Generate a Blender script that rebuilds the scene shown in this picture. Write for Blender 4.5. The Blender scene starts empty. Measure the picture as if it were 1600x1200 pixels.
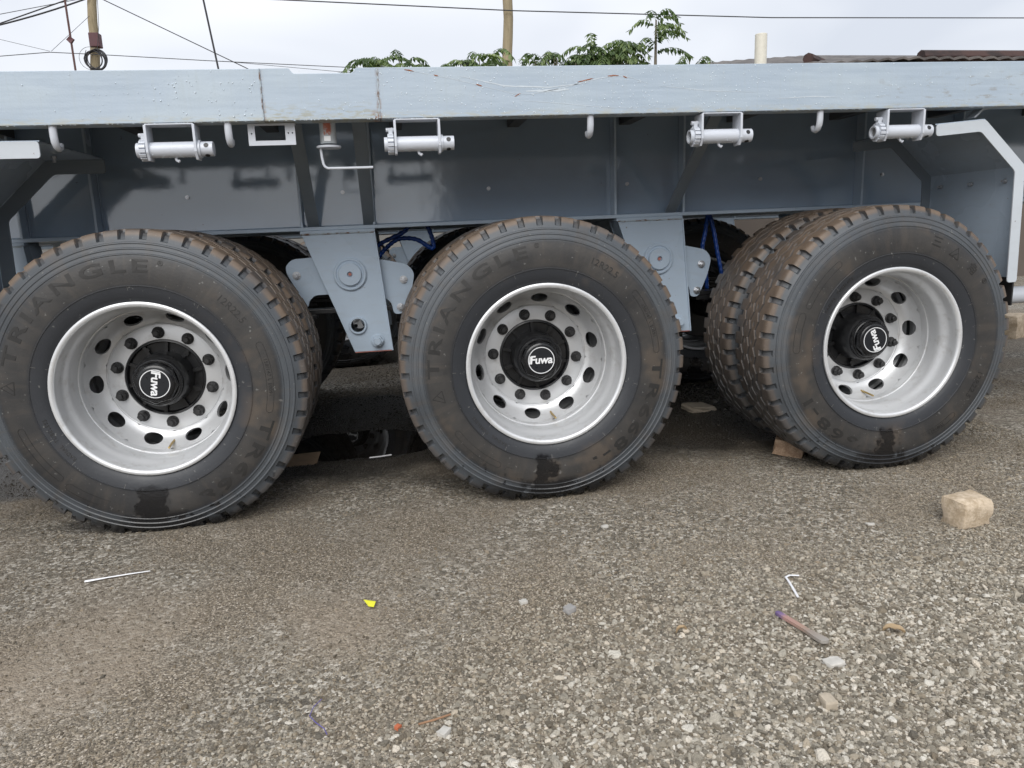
import bpy, math, random
import numpy as np
from mathutils import Vector, Matrix
from mathutils.geometry import tessellate_polygon
rng = np.random.default_rng(7); random.seed(7)
PI = math.pi
S = bpy.context.scene
COL = S.collection

# ------------------------------------------------------------------ camera
cam = bpy.data.objects.new('camera', bpy.data.cameras.new('camera')); COL.objects.link(cam)
cam.data.sensor_width = 36; cam.data.lens = 25.986
cam.data.clip_start = .05; cam.data.clip_end = 2000
_yaw, _pitch, _roll = .1516, -.1986, -.0355
_f = Vector((math.sin(_yaw)*math.cos(_pitch), math.cos(_yaw)*math.cos(_pitch), math.sin(_pitch)))
_r = Vector((math.cos(_yaw), -math.sin(_yaw), 0)); _u = _r.cross(_f)
_r2 = _r*math.cos(_roll)+_u*math.sin(_roll); _u2 = _u*math.cos(_roll)-_r*math.sin(_roll)
_m = Matrix((_r2, _u2, -_f)).transposed().to_4x4(); _m.translation = (-.5326, -2.6096, 1.0056)
cam.matrix_world = _m
S.camera = cam

# ------------------------------------------------------------------ world, sun, exposure
SUN_EL, SUN_AZ = math.radians(40), math.radians(196)      # azimuth clockwise from +y: behind the photographer
w = bpy.data.worlds.new('World'); S.world = w; w.use_nodes = True
nt = w.node_tree; nt.nodes.clear()
def wn(t, **k):
    n = nt.nodes.new(t)
    for a, b in k.items(): setattr(n, a, b)
    return n
sky = wn('ShaderNodeTexSky', sky_type='NISHITA', sun_disc=False, sun_elevation=SUN_EL, sun_rotation=SUN_AZ)
tc = wn('ShaderNodeTexCoord'); sep = wn('ShaderNodeSeparateXYZ'); nt.links.new(tc.outputs['Generated'], sep.inputs[0])
mp = wn('ShaderNodeMapping'); mp.inputs['Scale'].default_value = (1, 1, 2.6); nt.links.new(tc.outputs['Generated'], mp.inputs[0])
nz = wn('ShaderNodeTexNoise'); nz.inputs['Scale'].default_value = 2.2; nz.inputs['Detail'].default_value = 3
nz.inputs['Distortion'].default_value = .5; nt.links.new(mp.outputs[0], nz.inputs['Vector'])
rmp = wn('ShaderNodeValToRGB'); e = rmp.color_ramp.elements
e[0].position = .32; e[0].color = (5.35, 5.65, 6.25, 1); e[1].position = .7; e[1].color = (7.5, 7.65, 8.0, 1)
nt.links.new(nz.outputs['Fac'], rmp.inputs[0])
# overcast sky: brighter overhead than at the horizon
zr = wn('ShaderNodeMapRange'); zr.inputs[1].default_value = 0; zr.inputs[2].default_value = 1
zr.inputs[3].default_value = 1.0; zr.inputs[4].default_value = 1.3; nt.links.new(sep.outputs['Z'], zr.inputs[0])
ml = wn('ShaderNodeVectorMath', operation='SCALE'); nt.links.new(rmp.outputs[0], ml.inputs[0]); nt.links.new(zr.outputs[0], ml.inputs['Scale'])
mx = wn('ShaderNodeMix', data_type='RGBA'); mx.inputs[0].default_value = .93
nt.links.new(sky.outputs[0], mx.inputs[6]); nt.links.new(ml.outputs[0], mx.inputs[7])
bg = wn('ShaderNodeBackground'); bg.inputs[1].default_value = .1; nt.links.new(mx.outputs[2], bg.inputs[0])
wo = wn('ShaderNodeOutputWorld'); nt.links.new(bg.outputs[0], wo.inputs[0])
sun = bpy.data.objects.new('sun', bpy.data.lights.new('sun', 'SUN')); COL.objects.link(sun)
sun.data.energy = 2.0; sun.data.angle = math.radians(48); sun.data.color = (1, .975, .94)
_d = Vector((math.sin(SUN_AZ)*math.cos(SUN_EL), math.cos(SUN_AZ)*math.cos(SUN_EL), math.sin(SUN_EL)))
sun.rotation_euler = _d.to_track_quat('Z', 'Y').to_euler()
S.view_settings.view_transform = 'Standard'; S.view_settings.look = 'None'
S.view_settings.exposure = .40; S.view_settings.gamma = 1; S.view_settings.use_curve_mapping = False
S.render.engine = 'CYCLES'
S.cycles.use_denoising = True; S.cycles.use_adaptive_sampling = True; S.cycles.adaptive_threshold = .02; S.cycles.max_bounces = 5; S.cycles.diffuse_bounces = 3; S.cycles.glossy_bounces = 3; S.cycles.transmission_bounces = 3; S.cycles.caustics_reflective = False; S.cycles.caustics_refractive = False

# ------------------------------------------------------------------ material helper
class MT:
    def __init__(s, name):
        s.m = bpy.data.materials.new(name); s.m.use_nodes = True; s.t = s.m.node_tree
        s.b = s.t.nodes['Principled BSDF']
    def n(s, t, **k):
        x = s.t.nodes.new(t)
        for a, b in k.items(): setattr(x, a, b)
        return x
    def put(s, sock, v):
        if isinstance(v, bpy.types.NodeSocket): s.t.links.new(v, sock)
        elif v is not None:
            if isinstance(v, (tuple, list)) and len(v) == 3 and sock.type == 'RGBA': v = (*v, 1)
            sock.default_value = v
    def obj(s): return s.n('ShaderNodeTexCoord').outputs['Object']
    def pos(s): return s.n('ShaderNodeNewGeometry').outputs['Position']
    def sep(s, v): x = s.n('ShaderNodeSeparateXYZ'); s.put(x.inputs[0], v); return x.outputs
    def math(s, op, a, b=None, c=None):
        x = s.n('ShaderNodeMath', operation=op); s.put(x.inputs[0], a); s.put(x.inputs[1], b)
        if c is not None: s.put(x.inputs[2], c)
        return x.outputs[0]
    def mul(s, a, b): return s.math('MULTIPLY', a, b)
    def vscale(s, v, sc):
        x = s.n('ShaderNodeVectorMath', operation='MULTIPLY'); s.put(x.inputs[0], v); x.inputs[1].default_value = sc; return x.outputs[0]
    def vadd(s, v, w_):
        x = s.n('ShaderNodeVectorMath', operation='ADD'); s.put(x.inputs[0], v); s.put(x.inputs[1], w_); return x.outputs[0]
    def noise(s, v, sc, det=4, rough=.55, dist=0):
        x = s.n('ShaderNodeTexNoise'); s.put(x.inputs['Vector'], v); x.inputs['Scale'].default_value = sc
        x.inputs['Detail'].default_value = min(det, 3); x.inputs['Roughness'].default_value = rough; x.inputs['Distortion'].default_value = dist
        return x.outputs['Fac']
    def voro(s, v, sc, feat='F1', out='Distance', rnd=1):
        x = s.n('ShaderNodeTexVoronoi', feature=feat); s.put(x.inputs['Vector'], v); x.inputs['Scale'].default_value = sc
        x.inputs['Randomness'].default_value = rnd; return x.outputs[out] if out else x.outputs
    def mr(s, v, a, b, c=0., d=1., smooth=True):
        x = s.n('ShaderNodeMapRange', interpolation_type='SMOOTHSTEP' if smooth else 'LINEAR')
        s.put(x.inputs[0], v); x.inputs[1].default_value = a; x.inputs[2].default_value = b
        s.put(x.inputs[3], c); s.put(x.inputs[4], d); return x.outputs[0]
    def band(s, v, a, b, soft):            # 1 inside [a,b]
        return s.mul(s.mr(v, a-soft, a+soft), s.mr(v, b-soft, b+soft, 1., 0.))
    def mix(s, f, a, b):
        x = s.n('ShaderNodeMix', data_type='RGBA'); s.put(x.inputs[0], f); s.put(x.inputs[6], a); s.put(x.inputs[7], b); return x.outputs[2]
    def ramp(s, f, stops):
        x = s.n('ShaderNodeValToRGB'); s.put(x.inputs[0], f); el = x.color_ramp.elements
        while len(el) < len(stops): el.new(.5)
        for q, (p, c) in zip(el, stops): q.position = p; q.color = (*c, 1)
        return x.outputs[0]
    def bump(s, h, dist=.002, strength=1., nrm=None):
        x = s.n('ShaderNodeBump'); s.put(x.inputs['Height'], h); x.inputs['Distance'].default_value = dist
        x.inputs['Strength'].default_value = strength
        if nrm is not None: s.put(x.inputs['Normal'], nrm)
        return x.outputs[0]
    def attr(s, name, typ='GEOMETRY'): return s.n('ShaderNodeAttribute', attribute_name=name, attribute_type=typ).outputs
    def rand(s): return s.n('ShaderNodeObjectInfo').outputs['Random']
    def set(s, **k):
        for a, v in k.items():
            s.put(s.b.inputs[{'col': 'Base Color', 'rough': 'Roughness', 'metal': 'Metallic', 'nrm': 'Normal', 'ior': 'IOR',
                              'coat': 'Coat Weight', 'coatr': 'Coat Roughness', 'trans': 'Transmission Weight', 'spec': 'Specular IOR Level',
                              'coatior': 'Coat IOR', 'sss': 'Subsurface Weight'}[a]], v)
        return s.m

M = {}
def simple(name, col, rough=.5, metal=0, var=.15, sc=30, bump=.0005, **k):
    t = MT(name); o = t.obj(); n = t.noise(o, sc, 5)
    c = t.mix(n, tuple(x*(1-var*1.4) for x in col), tuple(min(1, x*(1+var*1.4)) for x in col))
    M[name] = t.set(col=c, rough=t.mr(n, .2, .8, max(.02, rough-.08), rough+.1, False), metal=metal, nrm=t.bump(n, bump) if bump else None, **k)
    return M[name]

# rail: weathered pale blue-grey paint, streaks, grime, rust bleeding at the weld seams
t = MT('rail_paint'); o = t.pos(); x, y, z = t.sep(o)
zz = t.math('SUBTRACT', z, t.mul(x, .0081))
st = t.noise(t.vscale(o, (1.3, 1, 26)), 3, 5, .6); big = t.noise(t.vscale(o, (1, 1, 3)), 2.3, 4)
drip = t.noise(t.vscale(o, (38, 1, 1.2)), 3, 3); fine = t.noise(o, 160, 3)
c = t.mix(st, (.31, .38, .455), (.45, .525, .605)); c = t.mix(t.mul(t.mr(big, .45, .7), .5), c, (.46, .53, .575))
c = t.mix(t.mul(t.mr(drip, .5, .72), .38), c, (.38, .44, .48))
lowg = t.mul(t.mr(zz, 1.404, 1.432, 1., 0.), t.mr(t.noise(t.vscale(o, (6, 1, 30)), 4, 4), .42, .62))
patch = t.band(x, -.913, -.545, .004)
g2 = t.mul(t.mul(t.mr(zz, 1.41, 1.47, 1., 0.), patch), t.mr(t.noise(t.vscale(o, (5, 1, 22)), 5, 5), .48, .62))
rightg = t.mul(t.mul(t.mr(x, 1.05, 1.6), t.band(zz, 1.41, 1.52, .02)), t.mr(t.noise(t.vscale(o, (4, 1, 14)), 4, 5), .55, .68))
c = t.mix(t.mul(lowg, .55), c, (.42, .40, .30)); c = t.mix(t.mul(g2, .75), c, (.33, .32, .24)); c = t.mix(t.mul(rightg, .6), c, (.27, .26, .24))
rn = t.noise(o, 45, 5, .65)
seam = t.math('MAXIMUM', t.mr(t.math('ABSOLUTE', t.math('ADD', x, .5445)), .001, .011, 1., 0.), t.mul(t.mr(t.math('ABSOLUTE', t.math('ADD', x, .912)), .001, .008, 1., 0.), .5))
rust = t.mul(t.mul(seam, t.mr(rn, .4, .6)), t.mr(zz, 1.40, 1.5, 1., .3))
corner = t.mul(t.mr(t.math('ABSOLUTE', t.math('ADD', x, .555)), .003, .022, 1., 0.), t.mul(t.mr(zz, 1.405, 1.44, 1., 0.), t.mr(rn, .38, .55)))
c = t.mix(t.math('MAXIMUM', rust, corner), c, t.mix(rn, (.10, .035, .012), (.32, .15, .05)))
M['rail_paint'] = t.set(col=c, rough=t.mr(st, .2, .8, .28, .5, False), nrm=t.bump(t.math('ADD', t.mul(fine, .3), t.mul(big, 2.5)), .0012), ior=1.5)

def paint(name, col, rough, ior, dust=.12):
    t = MT(name); o = t.pos(); a = t.noise(o, 3.1, 5); b = t.noise(o, 220, 2); d = t.noise(t.vscale(o, (3, 3, 10)), 4, 5)
    c = t.mix(a, tuple(v*.88 for v in col), tuple(v*1.1 for v in col)); c = t.mix(t.mul(t.mr(d, .5, .72), dust), c, (.33, .33, .32))
    chip = t.mr(t.noise(o, 55, 3, .7), .72, .75); c = t.mix(t.mul(chip, .7), c, (.13, .075, .05))
    M[name] = t.set(col=c, rough=t.mr(a, .3, .7, rough, rough+.06, False), ior=ior,
                    nrm=t.bump(t.math('ADD', t.mul(b, .25), t.mul(t.noise(o, 14, 2), 1.3)), .0007, .5))
paint('gloss_paint', (.30, .385, .49), .035, 2.1, .10)
paint('frame_paint', (.44, .53, .63), .25, 1.5)
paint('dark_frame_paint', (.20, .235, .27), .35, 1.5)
paint('bracket_paint', (.52, .56, .60), .28, 1.5, .08)
paint('winch_paint', (.57, .60, .655), .26, 1.5, .04)
simple('deck_steel', (.09, .095, .10), .6, 0, .3, 12)
simple('black_steel', (.012, .012, .013), .35, 0, .3, 25)
simple('black_gloss', (.010, .0105, .012), .22, 0, .3, 40)
simple('hub_black', (.014, .0145, .016), .32, 0, .35, 30)
simple('nut_steel', (.045, .045, .046), .5, .4, .3, 60)
simple('zinc', (.55, .56, .58), .3, .8, .15, 60)
simple('raw_steel', (.24, .235, .23), .42, .7, .3, 60)
simple('brass', (.50, .36, .15), .4, .7, .2, 80)
simple('emblem_black', (.012, .014, .018), .3, 0, .1, 40, 0)
simple('emblem_white', (.82, .83, .84), .45, 0, .03, 40, 0)
simple('primer_red', (.42, .16, .13), .7, 0, .3, 60)
simple('hose_blue', (.01, .06, .30), .35, 0, .2, 40)
simple('rust_scratch', (.28, .095, .035), .8, 0, .4, 90, 0)
simple('pale_scratch', (.54, .60, .65), .5, 0, .1, 60, 0)
simple('pvc', (.66, .63, .54), .4, 0, .08, 14)
simple('rubber_flap', (.02, .02, .021), .6, 0, .2, 30)
t = MT('weld_bead'); o = t.pos(); n = t.noise(o, 150, 3)
M['weld_bead'] = t.set(col=t.mix(t.mr(t.noise(o, 22, 4), .45, .62), (.40, .46, .50), (.16, .08, .04)), rough=.5, nrm=t.bump(n, .002))
t = MT('water_drop'); M['water_drop'] = t.set(col=(.62, .69, .74), rough=.08, ior=1.6)
t = MT('puddle_water'); o = t.pos()
M['puddle_water'] = t.set(col=(.012, .0105, .009), rough=.012, ior=1.4, nrm=t.bump(t.noise(o, 6, 2), .0006, .5))

# cylinder with faded orange sticker
t = MT('sticker_can'); o = t.obj(); x, y, z = t.sep(o); n = t.noise(o, 60, 4)
rm = t.mul(t.mul(t.band(x, -.012, .013, .003), t.mr(y, -.005, -.012)), t.mr(z, -.012, -.006)); rm = t.mul(rm, t.mr(n, .3, .5))
c = t.mix(n, (.38, .41, .43), (.48, .51, .53)); c = t.mix(rm, c, (.42, .13, .08))
M['sticker_can'] = t.set(col=c, rough=.4)

# silver wheel paint
t = MT('wheel_silver'); o = t.obj(); n = t.noise(o, 5, 5); n2 = t.noise(o, 240, 2); x, y, z = t.sep(o)
c = t.mix(n, (.64, .65, .66), (.74, .75, .76)); gr = t.mul(t.mr(t.noise(t.vadd(o, (0, 0, 0)), 17, 6, .7), .52, .75), .45)
c = t.mix(gr, c, (.42, .40, .37))
M['wheel_silver'] = t.set(col=c, metal=.42, rough=t.mr(n, .3, .7, .32, .44, False), nrm=t.bump(n2, .0003, .4))

# tyre rubber: dust bands on tread and sidewall, wet splash at the bottom
t = MT('tyre_rubber'); o = t.obj(); x, y, z = t.sep(o); rnd = t.rand()
off = t.n('ShaderNodeCombineXYZ'); t.put(off.inputs[0], t.mul(rnd, 7.)); t.put(off.inputs[1], t.mul(rnd, 3.)); ov = t.vadd(o, off.outputs[0])
r = t.math('SQRT', t.math('ADD', t.mul(x, x), t.mul(z, z)))
n1 = t.noise(ov, 5, 6, .62); n2 = t.noise(ov, 22, 5, .6); n3 = t.noise(ov, 120, 3); n4 = t.noise(ov, 2.2, 3)
up = t.mr(z, -.45, .3, .25, 1.)
dep = t.attr('groove')['Fac']
base = t.mix(n2, (.015, .016, .018), (.027, .0285, .032))
rib = t.mix(n1, (.045, .052, .060), (.105, .116, .128))
c = t.mix(t.mul(t.mr(r, .44, .462), t.mr(n4, .25, .6, .55, .95)), base, rib)
c = t.mix(t.mul(t.mr(r, .345, .355, 1., 0.), .8), c, (.027, .030, .036))
bandm = t.mul(t.band(r, .357, .442, .008), t.mr(n1, .28, .55, .35, 1.))
c = t.mix(t.mul(bandm, .85), c, t.mix(n2, (.026, .0255, .025), (.060, .054, .048)))
sm = t.mul(t.mul(t.mr(r, .3, .36), t.mr(n1, .55, .68)), .8); c = t.mix(t.mul(t.mul(sm, .38), t.mr(r, .5, .44)), c, (.15, .108, .072))
trd = t.mul(t.mul(t.mr(r, .508, .521), t.mr(n1, .3, .55, .45, 1.)), up)
c = t.mix(t.mul(trd, t.mr(dep, 0., .6, 1., .22)), c, t.mix(n2, (.072, .055, .042), (.20, .142, .098)))
ang = t.math('ARCTAN2', z, x); rv = t.n('ShaderNodeCombineXYZ'); t.put(rv.inputs[0], t.mul(ang, 9.)); t.put(rv.inputs[1], t.mul(r, 3.)); t.put(rv.inputs[2], t.mul(rnd, 5.))
rad_ = t.noise(rv.outputs[0], 1.6, 3); c = t.mix(t.mul(t.mul(t.mr(rad_, .48, .72), t.mr(r, .33, .40)), .30), c, (.085, .070, .056))
scuff = t.mul(t.mr(t.noise(t.vscale(ov, (1, 1, 1)), 70, 2), .68, .74), .5); c = t.mix(scuff, c, (.2, .2, .19))
wx = t.math('ADD', x, t.math('ADD', t.mul(t.math('SUBTRACT', t.noise(ov, 11, 3, .7), .5), .20), t.mul(t.math('SUBTRACT', rnd, .5), .05)))
wet = t.mul(t.mr(t.mul(t.math('ABSOLUTE', wx), t.mr(rnd, 0., 1., .65, 1.5, False)), .040, .072, 1., 0.), t.mr(t.math('ADD', z, t.mul(t.noise(ov, 24, 2), .05)), -.30, -.325))
wet = t.math('MAXIMUM', wet, t.mul(t.mul(t.mr(t.math('ABSOLUTE', wx), .08, .13, 1., 0.), t.mr(z, -.415, -.45)), t.mr(t.noise(ov, 18, 3), .40, .46)))
low = t.mul(t.mr(z, -.40, -.49), t.mr(r, .455, .475)); low = t.mul(low, t.mr(t.noise(ov, 16, 4), .3, .45))
wet = t.math('MAXIMUM', wet, low)
spl = t.mul(t.mul(t.mr(z, -.2, -.45), t.mr(t.noise(ov, 34, 3), .62, .66)), t.mr(r, .40, .46)); wet = t.math('MAXIMUM', wet, spl)
c = t.mix(t.mul(wet, .9), c, (.009, .009, .010))
M['tyre_rubber'] = t.set(col=c, rough=t.mr(wet, 0., 1., t.mr(n1, .3, .7, .42, .62, False), .16, False), nrm=t.bump(t.math('ADD', n3, t.mul(n2, .6)), .0008, .6))
t = MT('tyre_letter'); o = t.obj(); n1 = t.noise(o, 14, 5); x, y, z = t.sep(o)
wl = t.mul(t.mr(t.math('ABSOLUTE', x), .06, .075, 1., 0.), t.mr(z, -.30, -.33))
c = t.mix(n1, (.010, .010, .010), (.028, .026, .024)); c = t.mix(wl, c, (.008, .008, .009))
M['tyre_letter'] = t.set(col=c, rough=t.mr(wl, 0, 1, .6, .2))
t = MT('tyre_mark'); M['tyre_mark'] = t.set(col=t.mix(t.noise(t.obj(), 30, 4), (.10, .098, .094), (.17, .165, .155)), rough=.6)

# gravel and ground
def wet_shade_mask(t, P):
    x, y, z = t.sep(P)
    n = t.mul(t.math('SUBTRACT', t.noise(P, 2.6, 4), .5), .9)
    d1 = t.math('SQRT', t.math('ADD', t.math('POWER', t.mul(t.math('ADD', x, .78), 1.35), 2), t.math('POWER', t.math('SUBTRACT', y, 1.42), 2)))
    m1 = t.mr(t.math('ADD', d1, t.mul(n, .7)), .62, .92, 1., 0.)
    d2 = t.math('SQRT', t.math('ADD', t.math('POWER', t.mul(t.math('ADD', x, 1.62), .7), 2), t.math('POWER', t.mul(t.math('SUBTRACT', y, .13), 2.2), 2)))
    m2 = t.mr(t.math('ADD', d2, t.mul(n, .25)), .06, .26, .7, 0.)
    und = t.mul(t.mr(t.math('ADD', y, n), .15, .60), t.mr(t.math('ADD', y, t.mul(n, .4)), 1.85, 2.1, 1., .25)); und = t.mul(und, t.mr(x, 1.75, 2.3, .9, .15))  # under the trailer: wet ground, with its shade painted into the colour too
    shaded = t.mul(t.mr(t.math('ADD', t.math('ADD', y, t.mul(x, -.28)), n), -1.0, .25), .19)  # shade near the trailer painted into the ground colour, fading towards the camera
    return t.math('MAXIMUM', t.math('MAXIMUM', t.math('MAXIMUM', m1, m2), und), shaded)
t = MT('gravel_ground'); P = t.pos()
_a = t.voro(P, 95, 'F1', None); _b = t.voro(P, 230, 'F1', None); v1, vd, v2, vd2 = _a['Color'], _a['Distance'], _b['Color'], _b['Distance']
s1 = t.sep(v1)[0]; s2 = t.sep(v2)[1]
stone = t.ramp(s1, [(0, (.085, .074, .058)), (.45, (.21, .188, .15)), (.8, (.40, .365, .305)), (1, (.62, .58, .51))])  # ground colours kept darker to paint the shadowed gaps between stones
grit = t.ramp(s2, [(0, (.08, .065, .048)), (.5, (.20, .166, .122)), (.85, (.34, .288, .22)), (1, (.56, .50, .42))])
patchy = t.noise(P, 1.5, 5, .6); c = t.mix(t.mr(patchy, .4, .6), grit, stone)
dirt = t.mul(t.math('ADD', t.attr('fines')['Fac'], t.mul(t.math('SUBTRACT', t.noise(P, 26, 3), .5), .5)), .85); c = t.mix(t.mr(dirt, 0., 1., 0., .9, False), c, t.mix(t.noise(P, 60, 4), (.235, .185, .135), (.36, .295, .22)))
wm = wet_shade_mask(t, P); c = t.mix(t.mul(wm, .92), c, (.012, .011, .010))
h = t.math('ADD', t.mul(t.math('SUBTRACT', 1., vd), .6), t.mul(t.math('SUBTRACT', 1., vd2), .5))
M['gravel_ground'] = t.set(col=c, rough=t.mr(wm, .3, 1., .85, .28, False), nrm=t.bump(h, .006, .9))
t = MT('gravel_stone'); P = t.pos(); tone = t.attr('tone', 'INSTANCER')['Fac']; hue = t.attr('hue', 'INSTANCER')['Fac']
c1 = t.ramp(tone, [(0, (.10, .088, .068)), (.35, (.26, .232, .183)), (.7, (.46, .42, .345)), (1, (.72, .68, .60))])
c2 = t.ramp(tone, [(0, (.10, .078, .053)), (.35, (.24, .19, .127)), (.7, (.42, .345, .25)), (1, (.70, .60, .47))])
c = t.mix(hue, c1, c2); wm = wet_shade_mask(t, P); c = t.mix(t.mul(wm, .92), c, (.010, .0095, .009))
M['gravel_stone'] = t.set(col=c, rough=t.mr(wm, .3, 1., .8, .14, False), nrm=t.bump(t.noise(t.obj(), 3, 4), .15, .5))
t = MT('sandstone'); o = t.obj(); n = t.noise(o, 22, 6, .65); n2 = t.noise(o, 130, 4)
M['sandstone'] = t.set(col=t.mix(t.mr(t.math('ADD', t.mul(n, .7), t.mul(n2, .3)), .35, .65), (.40, .31, .21), (.64, .53, .40)), rough=.9, nrm=t.bump(t.math('ADD', n, t.mul(n2, .5)), .006, .8))
t = MT('clay_brick'); o = t.obj(); n = t.noise(o, 26, 6, .65); n2 = t.noise(o, 140, 4)
M['clay_brick'] = t.set(col=t.mix(t.mr(t.math('ADD', t.mul(n, .6), t.mul(n2, .4)), .35, .65), (.30, .19, .12), (.54, .39, .27)), rough=.9, nrm=t.bump(t.math('ADD', n, t.mul(n2, .5)), .005, .8))
simple('pebble_pale', (.50, .48, .44), .8, 0, .2, 60, .002)
simple('pebble_tan', (.42, .36, .28), .8, 0, .2, 60, .002)
simple('pebble_grey', (.30, .29, .28), .8, 0, .2, 60, .002)
simple('cardboard', (.40, .28, .18), .85, 0, .2, 20)
simple('white_plastic', (.80, .80, .82), .4, 0, .04, 40, 0)
simple('yellow_plastic', (.62, .60, .03), .4, 0, .05, 40, 0)
simple('dry_leaf', (.36, .26, .15), .7, 0, .3, 40)
simple('twig_wood', (.28, .16, .09), .8, 0, .3, 60)
simple('purple_thread', (.12, .10, .32), .7, 0, .2, 60, 0)
t = MT('painted_stick'); o = t.obj(); x, y, z = t.sep(o); n = t.noise(o, 60, 4)
c = t.ramp(t.mr(x, -.08, .08, 0., 1., False), [(0, (.10, .06, .22)), (.12, (.22, .14, .28)), (.2, (.45, .25, .22)), (.55, (.38, .25, .19)), (.7, (.30, .25, .21)), (1, (.34, .32, .29))])
M['painted_stick'] = t.set(col=t.mix(t.mul(n, .35), c, (.2, .17, .15)), rough=.7)
simple('thread_red', (.45, .13, .06), .6, 0, .1, 40, 0)
# background
t = MT('pole_wood'); o = t.obj(); n = t.noise(t.vscale(o, (9, 9, .8)), 3, 6, .65); n2 = t.noise(o, 2.2, 3)
M['pole_wood'] = t.set(col=t.mix(n, (.17, .135, .08), (.40, .335, .22)), rough=.9, nrm=t.bump(n, .01))
simple('wire_black', (.03, .03, .034), .6, 0, .1, 10, 0)
simple('wire_rust', (.10, .05, .045), .7, 0, .2, 10, 0)
simple('box_maroon', (.085, .03, .035), .6, 0, .2, 10)
t = MT('leaf_green'); o = t.pos(); tn = t.attr('leaf_tone')['Fac']
t.set(col=t.ramp(tn, [(0, (.035, .062, .022)), (.5, (.095, .145, .048)), (1, (.23, .29, .11))]), rough=.5, spec=.4)
tr = t.n('ShaderNodeBsdfTranslucent'); t.put(tr.inputs[0], t.ramp(tn, [(0, (.04, .09, .02)), (1, (.16, .25, .05))]))
ms = t.n('ShaderNodeMixShader'); ms.inputs[0].default_value = .3
t.t.links.new(t.b.outputs[0], ms.inputs[1]); t.t.links.new(tr.outputs[0], ms.inputs[2]); t.t.links.new(ms.outputs[0], t.t.nodes['Material Output'].inputs[0])
M['leaf_green'] = t.m
simple('bark', (.22, .19, .15), .9, 0, .3, 8, .01)
t = MT('rusty_sheet'); o = t.pos(); n = t.noise(t.vscale(o, (1, 6, 1)), 2.2, 6, .65)
M['rusty_sheet'] = t.set(col=t.mix(t.mr(n, .35, .65), (.022, .013, .012), (.060, .030, .025)), rough=.75, nrm=t.bump(t.noise(o, 40, 4), .003))
t = MT('grey_sheet'); o = t.pos(); n = t.noise(o, 2.2, 6, .65)
M['grey_sheet'] = t.set(col=t.mix(t.mr(n, .35, .65), (.06, .052, .048), (.12, .105, .095)), rough=.6)
simple('old_timber', (.05, .036, .03), .9, 0, .4, 12, .006)
simple('sky_gap_blocker_grey', (.16, .155, .145), .9, 0, .2, 2)
simple('reflection_blocker_wall', (.10, .085, .08), .9, 0, .2, 2)
simple('shed_wall', (.11, .09, .075), .9, 0, .12, 3)

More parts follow.
